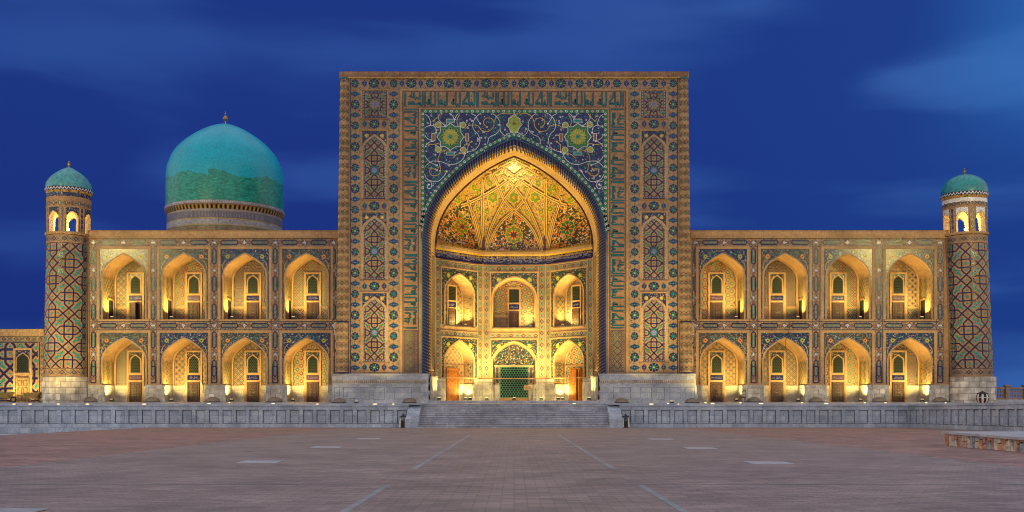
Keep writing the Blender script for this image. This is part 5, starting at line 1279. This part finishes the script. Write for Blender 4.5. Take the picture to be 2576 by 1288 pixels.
for i in range(NP):
    for j in range(NT):
        p0, p1 = math.pi * i / NP, math.pi * (i + 1) / NP; t0, t1 = ts[j], ts[j + 1]
        pts = [dpt(p0, t0), dpt(p1, t0), dpt(p1, t1), dpt(p0, t1)]
        if j == NT - 1: pts = pts[:3]
        b.face(pts, 'gold_mosaic', [(p0 * 5, t0 * 9), (p1 * 5, t0 * 9), (p1 * 5, t1 * 9), (p0 * 5, t1 * 9)][:len(pts)])
hd = b.build('half_dome', iw, True)
def lift(x, z, d):
    t = max(0.0, min(.999, (z - ZC - .1) / IH)); a = ab(t)
    lo, hi = 0.0, math.pi
    for _ in range(26):
        m_ = (lo + hi) / 2
        if rho(m_, t) * math.cos(m_) * a > x: lo = m_
        else: hi = m_
    return dpt((lo + hi) / 2, t, d)
def q8(x, y, Yd=2.8):   # photographed rib positions, taken to metres on the vault
    return ((x - 1055) / 3.578 / 1.1584 * (CD + Yd) / F, EYE + (1004 - (400 + y / 3.578) / 1.1584) * (CD + Yd) / F)
RIBS = [[(1050, 745), (940, 830), (860, 930), (800, 1050), (755, 1185)], [(575, 700), (450, 760), (350, 870), (290, 970), (250, 1090)], [(575, 700), (620, 790), (660, 900), (690, 1040), (705, 1160)],
        [(735, 400), (720, 630), (718, 900), (728, 1180)], [(1050, 740), (950, 640), (890, 525), (820, 415)], [(950, 640), (1050, 530), (1120, 465), (1185, 430)], [(575, 695), (700, 630), (890, 525), (985, 465), (1050, 430)],
        [(735, 1175), (790, 960), (870, 780), (950, 640)], [(560, 610), (700, 480), (820, 415), (930, 360), (1050, 310)], [(700, 1175), (640, 900), (560, 640), (520, 600)], [(1050, 430), (930, 370), (820, 340)]]
b = MB()
# the dark bordered shields
def fillshape(outline, m_, d):
    c_ = (sum(p[0] for p in outline) / len(outline), sum(p[1] for p in outline) / len(outline)); n_ = len(outline)
    for k in range(n_):
        p, q = outline[k], outline[(k + 1) % n_]
        R2 = 5
        for r in range(R2):
            f0, f1 = r / R2, (r + 1) / R2
            mixp = lambda a_, f: (c_[0] + (a_[0] - c_[0]) * f, c_[1] + (a_[1] - c_[1]) * f)
            pts = [mixp(p, f0), mixp(q, f0), mixp(q, f1), mixp(p, f1)] if r else [c_, mixp(q, f1), mixp(p, f1)]
            b.face([lift(u, v, d) for u, v in pts], m_, pts)
cen = smooth([q8(*p) for p in [(755, 1185), (800, 1050), (860, 930), (940, 830), (1050, 745)]], 4); cen = cen + [(-x, y) for x, y in reversed(cen[:-1])]
fillshape(cen, 'dark_mosaic', .03)
lef = smooth([q8(*p) for p in [(262, 1100), (290, 970), (350, 870), (450, 760), (575, 700)]], 4) + smooth([q8(*p) for p in [(620, 790), (660, 900), (690, 1040), (703, 1165)]], 4) + [q8(550, 1150), q8(400, 1125)]
fillshape(lef, 'dark_mosaic', .03); fillshape([(-x, y) for x, y in lef], 'dark_mosaic', .03)
r8 = random.Random(11)
def swirl(cx_, cz_, r_, m_, d, k_=1, ph=0): b.stroke(lift, [(cx_ + r_ * (1 - q * .075) * math.cos(ph + k_ * q * .6), cz_ + r_ * (1 - q * .075) * math.sin(ph + k_ * q * .6)) for q in range(11)], .055, m_, d)
def inpoly(pt, poly):
    c_ = False
    for k in range(len(poly)):
        (x1, y1), (x2, y2) = poly[k - 1], poly[k]
        if (y1 > pt[1]) != (y2 > pt[1]) and pt[0] < (x2 - x1) * (pt[1] - y1) / (y2 - y1) + x1: c_ = not c_
    return c_
for sh in (cen, lef, [(-x, y) for x, y in lef]):
    x0, x1 = min(p[0] for p in sh), max(p[0] for p in sh); z0, z1 = min(p[1] for p in sh), max(p[1] for p in sh)
    for _ in range(150):
        p = (r8.uniform(x0, x1), r8.uniform(z0, z1))
        if inpoly(p, sh):
            if r8.random() < .6: swirl(p[0], p[1], r8.uniform(.15, .34), 'orange_tile' if r8.random() < .75 else 'gold_tile', .045, r8.choice((-1, 1)), r8.uniform(0, 6))
            else: b.star(lift, p[0], p[1], .11, .05, 6, 'white_tile', .05); b.disc(lift, p[0], p[1], .04, 'orange_tile', .055, 5)
for cx_, cy_, rr, sy_ in ((1050, 985, 92, 1.0), (505, 930, 74, 1.15), (1615, 945, 74, 1.15)):
    u, v = q8(cx_, cy_); k_ = 1 / 3.578 / 1.1584 * 87.8 / F; r_ = rr * k_ 
    for f, m_, d in ((1.10, 'gold_tile', .06), (1.0, 'green_tile' if cx_ > 1200 else 'olive_tile', .07)):
        b.star(lift, u, v, r_ * f, r_ * f * .84, 8, m_, d)
    for z_ in (1.45, -1.4): b.star(lift, u, v + r_ * z_, r_ * .34, r_ * .2, 4, 'olive_tile', .06)
    b.star(lift, u, v, r_ * .88, r_ * .34, 8, 'orange_tile', .08, rot=.39); b.star(lift, u, v, r_ * .5, r_ * .3, 8, 'plum_tile', .084); b.disc(lift, u, v, r_ * .22, 'plum_tile', .09)
# medallions over the lattice cells
for x_, y_, r_ in ((1050, 620, 60), (830, 620, 62), (690, 590, 40), (930, 545, 40), (800, 500, 36), (960, 400, 34), (880, 390, 42), (820, 370, 30), (915, 760, 34), (770, 760, 30), (675, 740, 34), (1035, 300, 20), (1050, 470, 34), (985, 320, 24), (470, 690, 36), (640, 560, 30), (740, 830, 26), (860, 850, 24)):
    for s_ in ((1, -1) if abs(x_ - 1050) > 6 else (1,)):
        u, v = q8(x_, y_); u *= s_; k_ = 1 / 3.578 / 1.1584 * 87.8 / F
        b.star(lift, u, v, r_ * k_ * 1.1, r_ * k_ * .85, 6, 'gold_tile', .03, rot=.52); b.star(lift, u, v, r_ * k_ * .92, r_ * k_ * .7, 6, 'olive_tile', .04, rot=.52); b.disc(lift, u, v, r_ * k_ * .3, 'orange_tile', .05, 5)
b.build('vault_medallions', hd)
b = MB(); b.keep = lambda u, v: abs(u) < BW * ab(max(0, min(.999, (v - ZC - .1) / IH))) * .90
for rb in RIBS:
    for s_ in (1, -1):
        pts = [(s_ * p[0], p[1]) for p in (q8(*q) for q in rb)]
        pts = smooth(pts, 5)
        b.stroke(lift, pts, .30, 'plum_tile', .062); b.stroke(lift, pts, .23, 'bright_gold', .07); b.stroke(lift, pts, .045, 'plum_tile', .085)
b.keep = None
for t in (.015,):
    pts = [dpt(math.pi * i / 60, t, .06) for i in range(61)]; b.tube(pts, .07, 'gold_tile', 5)
pts = [(x * .985, ZS + .05 + y * .985) for x, y in arch(BW, IH, 30)]; pts = pts + [(-x, y) for x, y in reversed(pts[:-1])]
b.tube([(x, -.02, z) for x, z in pts], .07, 'plum_tile', 6)
b.build('vault_ribs', hd)
# hall floodlights
for s_, nm in ((-1, 'left'), (1, 'right')):
    floodlight((s_ * 6.2, -1.15, ZI + .01), 'floodlight on the hall floor against the %s jamb of the great arch' % nm, 900, (s_ * 5.7, -.7, 14), group='floodlights on the hall floor', size=95, blend=.9)
    floodlight((s_ * 2.35, 1.9, ZI + .01), 'assumed floodlight on the hall floor at the %s corner beside the green screen' % nm, 9500, (s_ * 2.2, 2.9, 20), group='floodlights on the hall floor', size=118, blend=1.0)  # assumed lamps, placed to throw light up into the half dome
    floodlight((s_ * 4.1, 1.2, 15.2), 'floodlight on the cornice ledge under the %s side of the half dome' % nm, 1, (0, 0, 30), group='floodlights on the hall cornice') if False else None
for s_, nm in ((-1, 'left'), (1, 'right')):
    floodlight((s_ * 3.6, PY + .35, ZI + .01), 'added fill floodlight on the hall threshold, %s half, turned towards the door wall' % nm, 1500, (s_ * 2.6, 4, 2.6), group='floodlights on the hall floor', size=125, blend=1.0)  # added fill lamps, there to brighten the hall's marble dado
floodlight((0, -1.9, ZI + .01), 'assumed floodlight in the middle of the hall threshold below the great arch', 7500, (0, 4.0, 15.8), group='floodlights on the hall floor', size=66, blend=1.0)  # assumed lamp, aimed up to brighten the back of the half dome
# ================================================================== annexe at the left
an = empty('side_building', (X(50), .6, TF), 'low tiled building beyond the left tower, with small door and lattice window', 'building')
b = MB(); Y_ = .6; S = plane((-an.location.x, 0, -TF)); SA = lambda u, v, d: (u - an.location.x, -d, v - TF)
x0, x1, zt3 = -58, X(112, Y_), Z(845, Y_)
b.rect(SA, x0, TF - .3, x1, zt3, 'buff_brick', 0); strap(b, SA, x0 + 10, x1 - .55, TF + .3, zt3 - .6, 3.3, .008, .2, cx=X(45, Y_) + 1.0, cz=TF + 2.4, cb='teal_light_tile'); b.frame(SA, x0, TF + .1, x1 - .4, zt3 - .5, .07, 'navy_tile', .02)
chain(b, lambda a, c, d: SA(a, zt3 - .26 + c, d), x0 + 8, x1 - .1, .2, .012, step=.5); chain(b, lambda a, c, d: SA(x1 - .22 + c, a, d), TF, zt3 - .5, .17, .012, step=.5)
b.build('wall', an)
b = MB(); b.sbox(SA, x0, x1, zt3, Z(828, Y_), -.5, .14, 'pale_brick'); b.build('cornice', an)
b = MB(); xd = X(58, Y_); b.sbox(SA, xd - .78, xd - .62, TF, Z(876, Y_), 0, .1, 'pale_brick'); b.sbox(SA, xd + .62, xd + .78, TF, Z(876, Y_), 0, .1, 'pale_brick'); b.sbox(SA, xd - .62, xd + .62, Z(880, Y_), Z(876, Y_), 0, .1, 'pale_brick'); b.rect(SA, xd - .62, TF, xd + .62, Z(880, Y_), 'buff_brick', .03); b.sbox(SA, xd - .62, xd + .62, Z(944, Y_), Z(938, Y_), .03, .12, 'pale_brick'); b.rect(SA, xd - .6, Z(905, Y_), xd + .6, Z(881, Y_), 'navy_mosaic', .04); b.build('door_frame', an)
b = MB(); zw = Z(936, Y_); wp = [(xd + p[0], p[1] + zw) for p in arch_path(.55, 1.0, .62, 8)]; b.poly(SA, wp, 'lattice_green', .05); b.stroke(SA, wp, .08, 'pale_brick', .06); lattice(b, SA, xd - .5, xd + .5, zw + .05, zw + 1.6, .19, .055, clip=[(xd + (p[0] - xd) * .9, zw + .05 + (p[1] - zw) * .93) for p in wp]); b.build('lattice_window', an)
dm = door_mesh(lambda u, v, d: SA(xd + u, TF + v, d + .03), .52, Z(950, Y_) - TF, 'pale_wood', .04); dm.build('door', an)
b = MB(); b.face([(x0 - an.location.x, .3, zt3 + .5 - TF), (x1 - an.location.x, .3, zt3 + .5 - TF), (x1 - an.location.x, 14, zt3 + .9 - TF), (x0 - an.location.x, 14, zt3 + .3 - TF)], 'roof_sheet'); b.face([(-42.6 - an.location.x, 2, zt3 + .5 - TF), (x1 + 2 - an.location.x, 2, zt3 + .5 - TF), (x1 + 2 - an.location.x, 2, zt3 + 1.25 - TF)], 'roof_sheet'); b.face([(-42.6 - an.location.x, 2, zt3 + .5 - TF), (x1 + 2 - an.location.x, 2, zt3 + 1.25 - TF), (x1 + 2 - an.location.x, 9, zt3 + .9 - TF), (-42.6 - an.location.x, 9, zt3 + .5 - TF)], 'roof_sheet'); b.build('roof', an)
floodlight((X(84, -.4), -.5, TF + .01), 'assumed small floodlight on the terrace beside the side building door', 520, (X(60, .6), .3, TF + 6), group='small floodlights in the niches', size=160, blend=1.0)  # assumed lamp, added for the warm glow round the door
floodlight((X(24, -.4), -.5, TF + .01), 'assumed small floodlight at the left edge before the side building', 520, (X(20, .6), .3, TF + 6), group='small floodlights in the niches', size=160, blend=1.0)  # assumed lamp, added for more warm light on the side building
# ================================================================== small things
ORD = {}
def near_name(x):
    side = 'left' if x < 0 else 'right'
    feats = [(c, n) for c, n in zip(LC, ['the arch bay nearest the left tower', 'the second arch bay from the left tower', 'the third arch bay from the left tower', 'the left wing bay nearest the portal'])] + \
            [(c, n) for c, n in zip(RC, ['the right wing bay nearest the portal', 'the third arch bay from the right tower', 'the second arch bay from the right tower', 'the arch bay nearest the right tower'])] + \
            [(X(165), 'the left tower'), (X(2444), 'the right tower'), (-11, 'the left pier of the portal'), (11, 'the right pier of the portal'), (0, 'the head of the stairs'), (X(45), 'the side building door')]
    return min(feats, key=lambda f: abs(f[0] - x))[1]
_fl = {}; used = {}
gl = [(35, 1017, 1), (76, 1017, 1), (147, 1017, 1), (220, 1017, 1.2), (363, 1017, 1.3), (526, 1016, 1), (577, 1014, .6), (687, 1016, 1), (798, 1017, .8), (943, 1017, 1.5), (989, 1017, .8), (1444, 1017.5, 1), (1638, 1017, 1.5), (1680, 1016, .7), (1706, 1017, .6), (1774, 1014, .9), (1792, 1016.5, 1.2), (1862, 1013.5, .9), (1914, 1016, 1.4), (2017, 1014, .8), (2078, 1016.5, 1.3), (2175, 1013, .8), (2227, 1013.5, .8), (2329, 1013.5, .8), (2378, 1014, .6)]
for p_, y_, sc in gl:
    Y = -7.3 if y_ >= 1016.9 else (-6.0 if y_ >= 1015.5 else (-3.5 if abs(p_ - 1293) > 460 else -4.5))
    if p_ == 1444: Y = -5.6
    x = X(p_, Y); zf = tz(Y)
    nn_ = near_name(x); k_ = used.get(nn_, 0); used[nn_] = k_ + 1
    lab = ('leftmost glowing floor light before ' + nn_) if k_ == 0 else ('second glowing floor light from left before ' + nn_)
    if k_ == 2: lab = 'third glowing floor light from left before ' + nn_
    if k_ == 3: lab = 'fourth glowing floor light from left before ' + nn_
    o = empty('floor_light', (x, Y, zf), lab, 'floor light', 'round lights sunk in the terrace floor')
    if not _fl:
        b = MB(); b.lathe([(.20, 0), (.20, .018), (.15, .022), (.15, .01)], (0, 0, 0), 20, 'dark_metal'); _fl['rim'] = b.build('rim', o)
        b = MB(); b.lathe([(.15, .012), (.10, .035), (0, .045)], (0, 0, 0), 16, 'lamp_glow'); _fl['lens'] = b.build('lens', o)
    else:
        for v in _fl.values(): c_ = v.copy(); C.objects.link(c_); c_.parent = o
    o.scale = (sc, sc, 1)
    if abs(x) < 15 and abs(x) > 8: spot(o, (x, Y, zf + .1), (x * 1.0, PY, zf + 9.0), 2100 * sc, 62, 1.0, rad=.1)
    elif abs(x) > 15: spot(o, (x, Y, zf + .1), (x, 0, zf + 8.5), (3600 if x < -39 else (1500 if abs(x) > 34.5 else 620)) * sc, 95, .9, rad=.1)
# added projector heads that brighten the upper part of the tall portal
for x, lab in ((-12.2, 'added box floodlight on the terrace left of the stairs, aimed up at the portal'), (12.2, 'added box floodlight on the terrace right of the stairs, aimed up at the portal')):
    floodlight((x, -6.6, tz(-6.6)), lab, 4800, (x * .62, PY, 20.5), group='added box floodlights facing the portal', size=62, blend=1.0)
# assumed unseen floodlights, added for tile glare and warm light on the facade
for x in (-49.5, 45.6): spot(None, (x, -42, 20.6), (x * .66, 0, 13.5), 26000, 36, .8, rad=.35, name='assumed_floodlight')
# vent hoods at the foot of the piers
def hood(x, Y, r, lab):
    o = empty('vent_hood', (x, Y, tz(Y)), lab, 'vent hood', 'brown half-dome hoods at the wall foot')
    b = MB()
    for i in range(10):
        for j in range(5):
            t0, t1 = math.pi * i / 10, math.pi * (i + 1) / 10; e0, e1 = math.pi / 2 * j / 5, math.pi / 2 * (j + 1) / 5
            q = lambda t, e: (r * math.cos(t) * math.cos(e), -r * .75 * math.sin(t) * math.cos(e), .06 + r * .62 * math.sin(e))
            pts = [q(t0, e0), q(t1, e0), q(t1, e1), q(t0, e1)]; b.face(pts if j < 4 else pts[:3], 'hood_brown')
    b.build('hood', o, True); b = MB(); b.box(-r * 1.02, r * 1.02, -r * .72, 0, 0, .06, 'dark_metal'); b.build('base', o)
for p_, n in ((228, 'left of the first arch of the left wing'), (536, 'between the second and third arches of the left wing'), (692, 'between the third and fourth arches of the left wing'), (385, 'between the first and second arches of the left wing')):
    hood(X(p_), -.12, .62, 'brown half-dome hood ' + n)
for p_, n in ((855, 'at the left end of the portal base'), (1031, 'on the portal base just left of the great arch'), (1562, 'on the portal base just right of the great arch'), (1738, 'at the right end of the portal base')):
    hood(X(p_, PY), PY - .33, .55, 'brown half-dome hood ' + n)
for p_, n in ((1895, 'between the first and second arches of the right wing'), (2051, 'between the second and third arches of the right wing'), (2209, 'between the third and fourth arches of the right wing'), (2362, 'between the last arch and the right tower')):
    hood(X(p_), -.12, .6, 'brown half-dome hood ' + n)
# litter bins
def bin_(loc, h, r, lab, n=8):
    o = empty('litter_bin', loc, lab, 'litter bin', 'small roofed litter bins')
    def ring(z): f = z / h; return r * (.62 + 1.5 * f - 1.75 * f * f) * 1.08
    b = MB(); zs_ = [h * k / 6 * .74 for k in range(7)]
    for i in range(n):
        a0, a1 = 2 * math.pi * (i - .5) / n, 2 * math.pi * (i + .5) / n
        for z0, z1 in zip(zs_[:-1], zs_[1:]):
            b.face([(ring(z0) * .93 * math.sin(a0), -ring(z0) * .93 * math.cos(a0), z0), (ring(z0) * .93 * math.sin(a1), -ring(z0) * .93 * math.cos(a1), z0), (ring(z1) * .93 * math.sin(a1), -ring(z1) * .93 * math.cos(a1), z1), (ring(z1) * .93 * math.sin(a0), -ring(z1) * .93 * math.cos(a0), z1)], 'oxblood_paint' if z0 < h * .42 else 'dark_metal')
    b.build('drum', o); 
    b = MB()
    for i in range(n):
        a = 2 * math.pi * (i + .5) / n; wd = .17
        pts = [(ring(z) , z) for z in zs_]
        for (r0, z0), (r1, z1) in zip(pts[:-1], pts[1:]):
            for rr in (1.0,):
                b.face([(r0 * math.sin(a - wd), -r0 * math.cos(a - wd), z0), (r0 * math.sin(a + wd), -r0 * math.cos(a + wd), z0), (r1 * math.sin(a + wd), -r1 * math.cos(a + wd), z1), (r1 * math.sin(a - wd), -r1 * math.cos(a - wd), z1)], 'cream_paint')
    b.lathe([(ring(h * .44) * 1.0, h * .43), (ring(h * .46) * 1.0, h * .47)], (0, 0, 0), n * 3, 'cream_paint'); b.build('staves', o)
    b = MB(); b.lathe([(r * .30, h * .74), (r * 1.0, h * .76), (r * .9, h * .80), (r * .35, h * .90), (r * .10, h * .95), (r * .10, h * .99), (0, h)], (0, 0, 0), n, 'dark_metal'); b.build('roof', o)
    return o
def square_bin(loc, lab):
    o = empty('litter_bin', loc, lab, 'litter bin', 'small roofed litter bins'); h = 1.0
    b = MB(); b.box(-.24, .24, -.24, .24, 0, .08, 'oxblood_paint'); b.box(-.19, .19, -.19, .19, .08, .56, 'dark_metal'); b.box(-.17, .17, -.17, .17, .56, .60, 'slab_stone'); b.build('container', o)
    b = MB()
    for sx in (-1, 1):
        for sy in (-1, 1):
            P0 = [(sx * .30, sy * .30), (sx * .16, sy * .30), (sx * .16, sy * .16), (sx * .30, sy * .16)]; P1 = [(sx * .22, sy * .22), (sx * .15, sy * .22), (sx * .15, sy * .15), (sx * .22, sy * .15)]
            for k in range(4): j = (k + 1) % 4; b.face([(*P0[k], .04), (*P0[j], .04), (*P1[j], .80), (*P1[k], .80)], 'cream_paint')
    b.build('corner_posts', o)
    b = MB(); e = .30
    for k in range(4):
        c_ = [(-e, -e), (e, -e), (e, e), (-e, e)]; b.face([(*c_[k], .80), (*c_[(k + 1) % 4], .80), (0.04, 0.04, 1.0)], 'dark_metal')
    b.face([(-e, -e, .80), (e, -e, .80), (e, e, .80), (-e, e, .80)], 'dark_metal'); b.lathe([(.04, .96), (.05, 1.03), (0, 1.07)], (0, 0, 0), 8, 'dark_metal'); b.build('roof', o)
square_bin((-8.38, -8.45, 0), 'cream and dark litter bin with a pyramid roof left of the stairs'); square_bin((8.42, -8.35, 0), 'cream and dark litter bin with pyramid roof right of the stairs')
bin_((X(2470.5, -3.2), -3.2, tz(-3.2)), 1.0, .5, 'round bulging cream and dark red litter bin at the foot of the right tower')
# chairs
def chair(loc, rz, kind, lab):
    o = empty('chair', loc, lab, 'chair', 'wooden chairs outside the right wing'); o.rotation_euler.z = rz; m_ = 'dark_wood'
    b = MB(); b.box(-.22, .22, -.22, .22, .44, .48, 'orange_wood' if kind else m_); b.box(-.20, .20, -.20, .20, .38, .44, m_); b.build('seat', o)
    for sx in (-1, 1):
        b = MB(); b.tube([(sx * .19, -.19, 0), (sx * .19, -.19, .44)], [.016, .022], m_); b.build('leg', o)
        b = MB(); b.tube([(sx * .19, .24, 0), (sx * .19, .19, .44)], [.016, .022], m_); b.build('leg', o)
    b = MB()
    if kind:
        pts = [(-.19, .19, .46), (-.21, .24, .8), (-.19, .27, .98), (-.10, .28, 1.06), (0, .28, 1.08), (.10, .28, 1.06), (.19, .27, .98), (.21, .24, .8), (.19, .19, .46)]; b.tube(pts, .022, m_)
        for k in (-.10, -.05, 0, .05, .10): b.tube([(k, .20, .48), (k, .27, 1.04)], .010, m_)
    else:
        for sx in (-1, 1): b.tube([(sx * .20, .19, .46), (sx * .20, .25, 1.0)], .018, m_)
        for z_ in (.98, .88, .62): b.box(-.20, .20, .23 + (z_ - .9) * .1, .25 + (z_ - .9) * .1, z_ - .02, z_ + .02, m_)
    b.build('backrest', o); b = MB(); b.tube([(-.19, -.19, .2), (.19, -.19, .2)], .01, m_); b.build('stretcher', o)
chair((X(1803, -.9), -.9, tz(-.9)), R(18), 1, 'dark wooden chair with a rounded spindle back, before the first niche door'); chair((X(1868, -.7), -.7, tz(-.7)), R(182), 0, 'slim dark ladder-back chair standing at the lit jamb of the first niche')
# wheelbarrows
def barrow(loc, rz, lab):
    o = empty('wheelbarrow', loc, lab, 'wheelbarrow', 'wheelbarrows parked by the side building'); o.rotation_euler.z = rz
    b = MB(); top_ = [(-.85, -.36), (.55, -.36), (.55, .36), (-.85, .36)]; bot = [(-.45, -.2), (.35, -.2), (.35, .2), (-.45, .2)]
    zt4 = [.86, .74, .74, .86]
    for k in range(4): j = (k + 1) % 4; b.face([(*bot[k], .42), (*bot[j], .42), (*top_[j], zt4[j]), (*top_[k], zt4[k])], 'yellow_paint')
    b.face([(*p, .42) for p in bot], 'yellow_paint'); b.build('tray', o)
    b = MB()
    for s_ in (-1, 1): b.tube([(-.75, 0 + s_ * .06, .22), (-.4, s_ * .2, .40), (.4, s_ * .26, .42), (1.15, s_ * .3, .62)], .022, 'yellow_paint'); b.tube([(.35, s_ * .25, .42), (.42, s_ * .27, 0.0)], .018, 'dark_metal')
    b.build('frame', o)
    b = MB(); 
    for k in range(16):
        a0, a1 = 2 * math.pi * k / 16, 2 * math.pi * (k + 1) / 16
        q = lambda a, r, y: (-.78 + r * math.cos(a), y, .24 + r * math.sin(a))
        b.face([q(a0, .24, -.04), q(a1, .24, -.04), q(a1, .24, .04), q(a0, .24, .04)], 'rubber')
        for y in (-.04, .04): b.face([q(a0, .24, y), q(a1, .24, y), q(a1, .15, y), q(a0, .15, y)], 'rubber'); b.face([q(a0, .15, y), q(a1, .15, y), (-.78, y, .24)], 'yellow_paint')
    b.build('wheel', o)
barrow((X(10, -1.2), -1.2, tz(-1.2)), math.pi, 'old yellow wheelbarrow left of the side building door, at the left edge'); barrow((X(80, -1.0), -1.0, tz(-1)), math.pi, 'old yellow wheelbarrow between the side building door and the left tower')
# sign at the screen
o = empty('sign_board', (X(1328, 2.9), 2.9, ZI), 'small brown tilted notice board on a thin stand before the green screen', 'sign')
b = MB(); T = Matrix.Translation((0, 0, 1.12)) @ Matrix.Rotation(R(-25), 4, 'X'); b.box(-.36, .36, -.02, .02, -.22, .22, 'sandstone', T); b.frame(lambda u, v, d: tuple(T @ Vector((u, -.021 - d, v))), -.34, -.2, .34, .2, .03, 'brass', .002)
for k in range(4): b.rect(lambda u, v, d: tuple(T @ Vector((u, -.021 - d, v))), -.26, .10 - k * .08, .26 - .06 * (k % 2), .12 - k * .08, 'dark_wood', .003)
b.build('board', o); b = MB(); b.tube([(0, .03, 0), (0, .03, 1.0)], .015, 'dark_metal'); b.lathe([(.16, 0), (.16, .02), (.02, .04)], (0, .03, 0), 12, 'dark_metal'); b.build('stand', o)
# balustrade at the right
bl = empty('balustrade', (X(2486, .8), .8, TF), 'brown sandstone balustrade with turned balusters running right from the right tower', 'balustrade')
posts = [X(2486, .8) + i * 1.55 for i in range(7)]
b = MB(); b.box(-.2, posts[-1] - posts[0] + .2, -.16, .16, -.1, .22, 'slab_stone'); b.build('kerb', bl)
for a, c in zip(posts[:-1], posts[1:]):
    A_ = a - posts[0]; C_ = c - posts[0]
    b = MB(); b.box(A_ + .18, C_ - .18, -.10, .10, .22, .38, 'sandstone'); b.build('bottom_rail', bl)
    b = MB(); b.box(A_ + .18, C_ - .18, -.12, .12, 1.10, 1.26, 'sandstone'); b.build('top_rail', bl)
    for k in range(9):
        b = MB(); u = A_ + .18 + (k + .5) * (C_ - A_ - .36) / 9; b.lathe([(.045, .38), (.03, .46), (.062, .6), (.03, .74), (.062, .88), (.03, 1.02), (.045, 1.10)], (u, 0, 0), 8, 'sandstone'); b.build('baluster', bl, True)
for p_ in posts:
    u = p_ - posts[0]; b = MB(); b.box(u - .18, u + .18, -.18, .18, .22, 1.34, 'sandstone'); b.box(u - .24, u + .24, -.24, .24, 1.34, 1.46, 'sandstone'); b.build('post', bl)
# low stone platform at the right
pf = empty('stone_platform', (17.2, -44.6, gz(-44.6)), 'low platform of rough coloured stones under a white slab top, right edge', 'platform')
b = MB(); b.box(.12, 13, -30, -.12, -.3, .46, 'sandstone'); b.build('core', pf)
r9 = random.Random(5)
b = MB(); y = 0.0
while y > -14:
    wd = r9.uniform(.16, .34); sp_ = r9.uniform(.2, .4) if r9.random() < .65 else None; rows = [(0 - .1, sp_), (sp_, .47)] if sp_ else [(-.1, .47)]
    for z0, z1 in rows: 
        pr_ = r9.uniform(0, .06); b.box(-pr_, .14, y - wd + .012, y - .006, z0 + .006 + gz(-44.6 + y) - gz(-44.6), z1 - .006, 'rough_stone_' + r9.choice('abcdefg'))
    y -= wd
x = 0.0
while x < 12:
    wd = r9.uniform(.16, .34); b.box(x + .006, x + wd - .006, -.14, r9.uniform(0, .05), -.1, .47, 'rough_stone_' + r9.choice('abcdefg')); x += wd
b.build('stone_facing', pf)
b = MB(); b.box(-.14, 13, -30, .10, .47, .56, 'slab_stone'); b.build('slab_top', pf)
# plates in the plaza
for i, (x, y, lab) in enumerate(((-7, -36, 'farthest pale slab on the left'), (-7.1, -46.5, 'middle pale slab on the left'), (-7.0, -57, 'large pale slab on the left, nearer the viewer'), (7.0, -36.5, 'farthest pale slab on the right'), (6.88, -47.4, 'middle pale slab on the right'), (6.9, -57.4, 'large pale slab on the right, nearer the viewer'), (-7.4, -70.6, 'pale slab cut by the bottom left of the view'))):
    o = empty('paving_slab', (x, y, gz(y)), lab + ', flush in the brick plaza', 'paving slab', 'pale square slabs set in the plaza')
    b = MB(); b.box(-.55, .55, -.55, .55, .004, .016, 'slab_stone'); b.box(-.5, -.1, -.15, .2, .016, .020, 'path_stone'); b.build('slab', o)
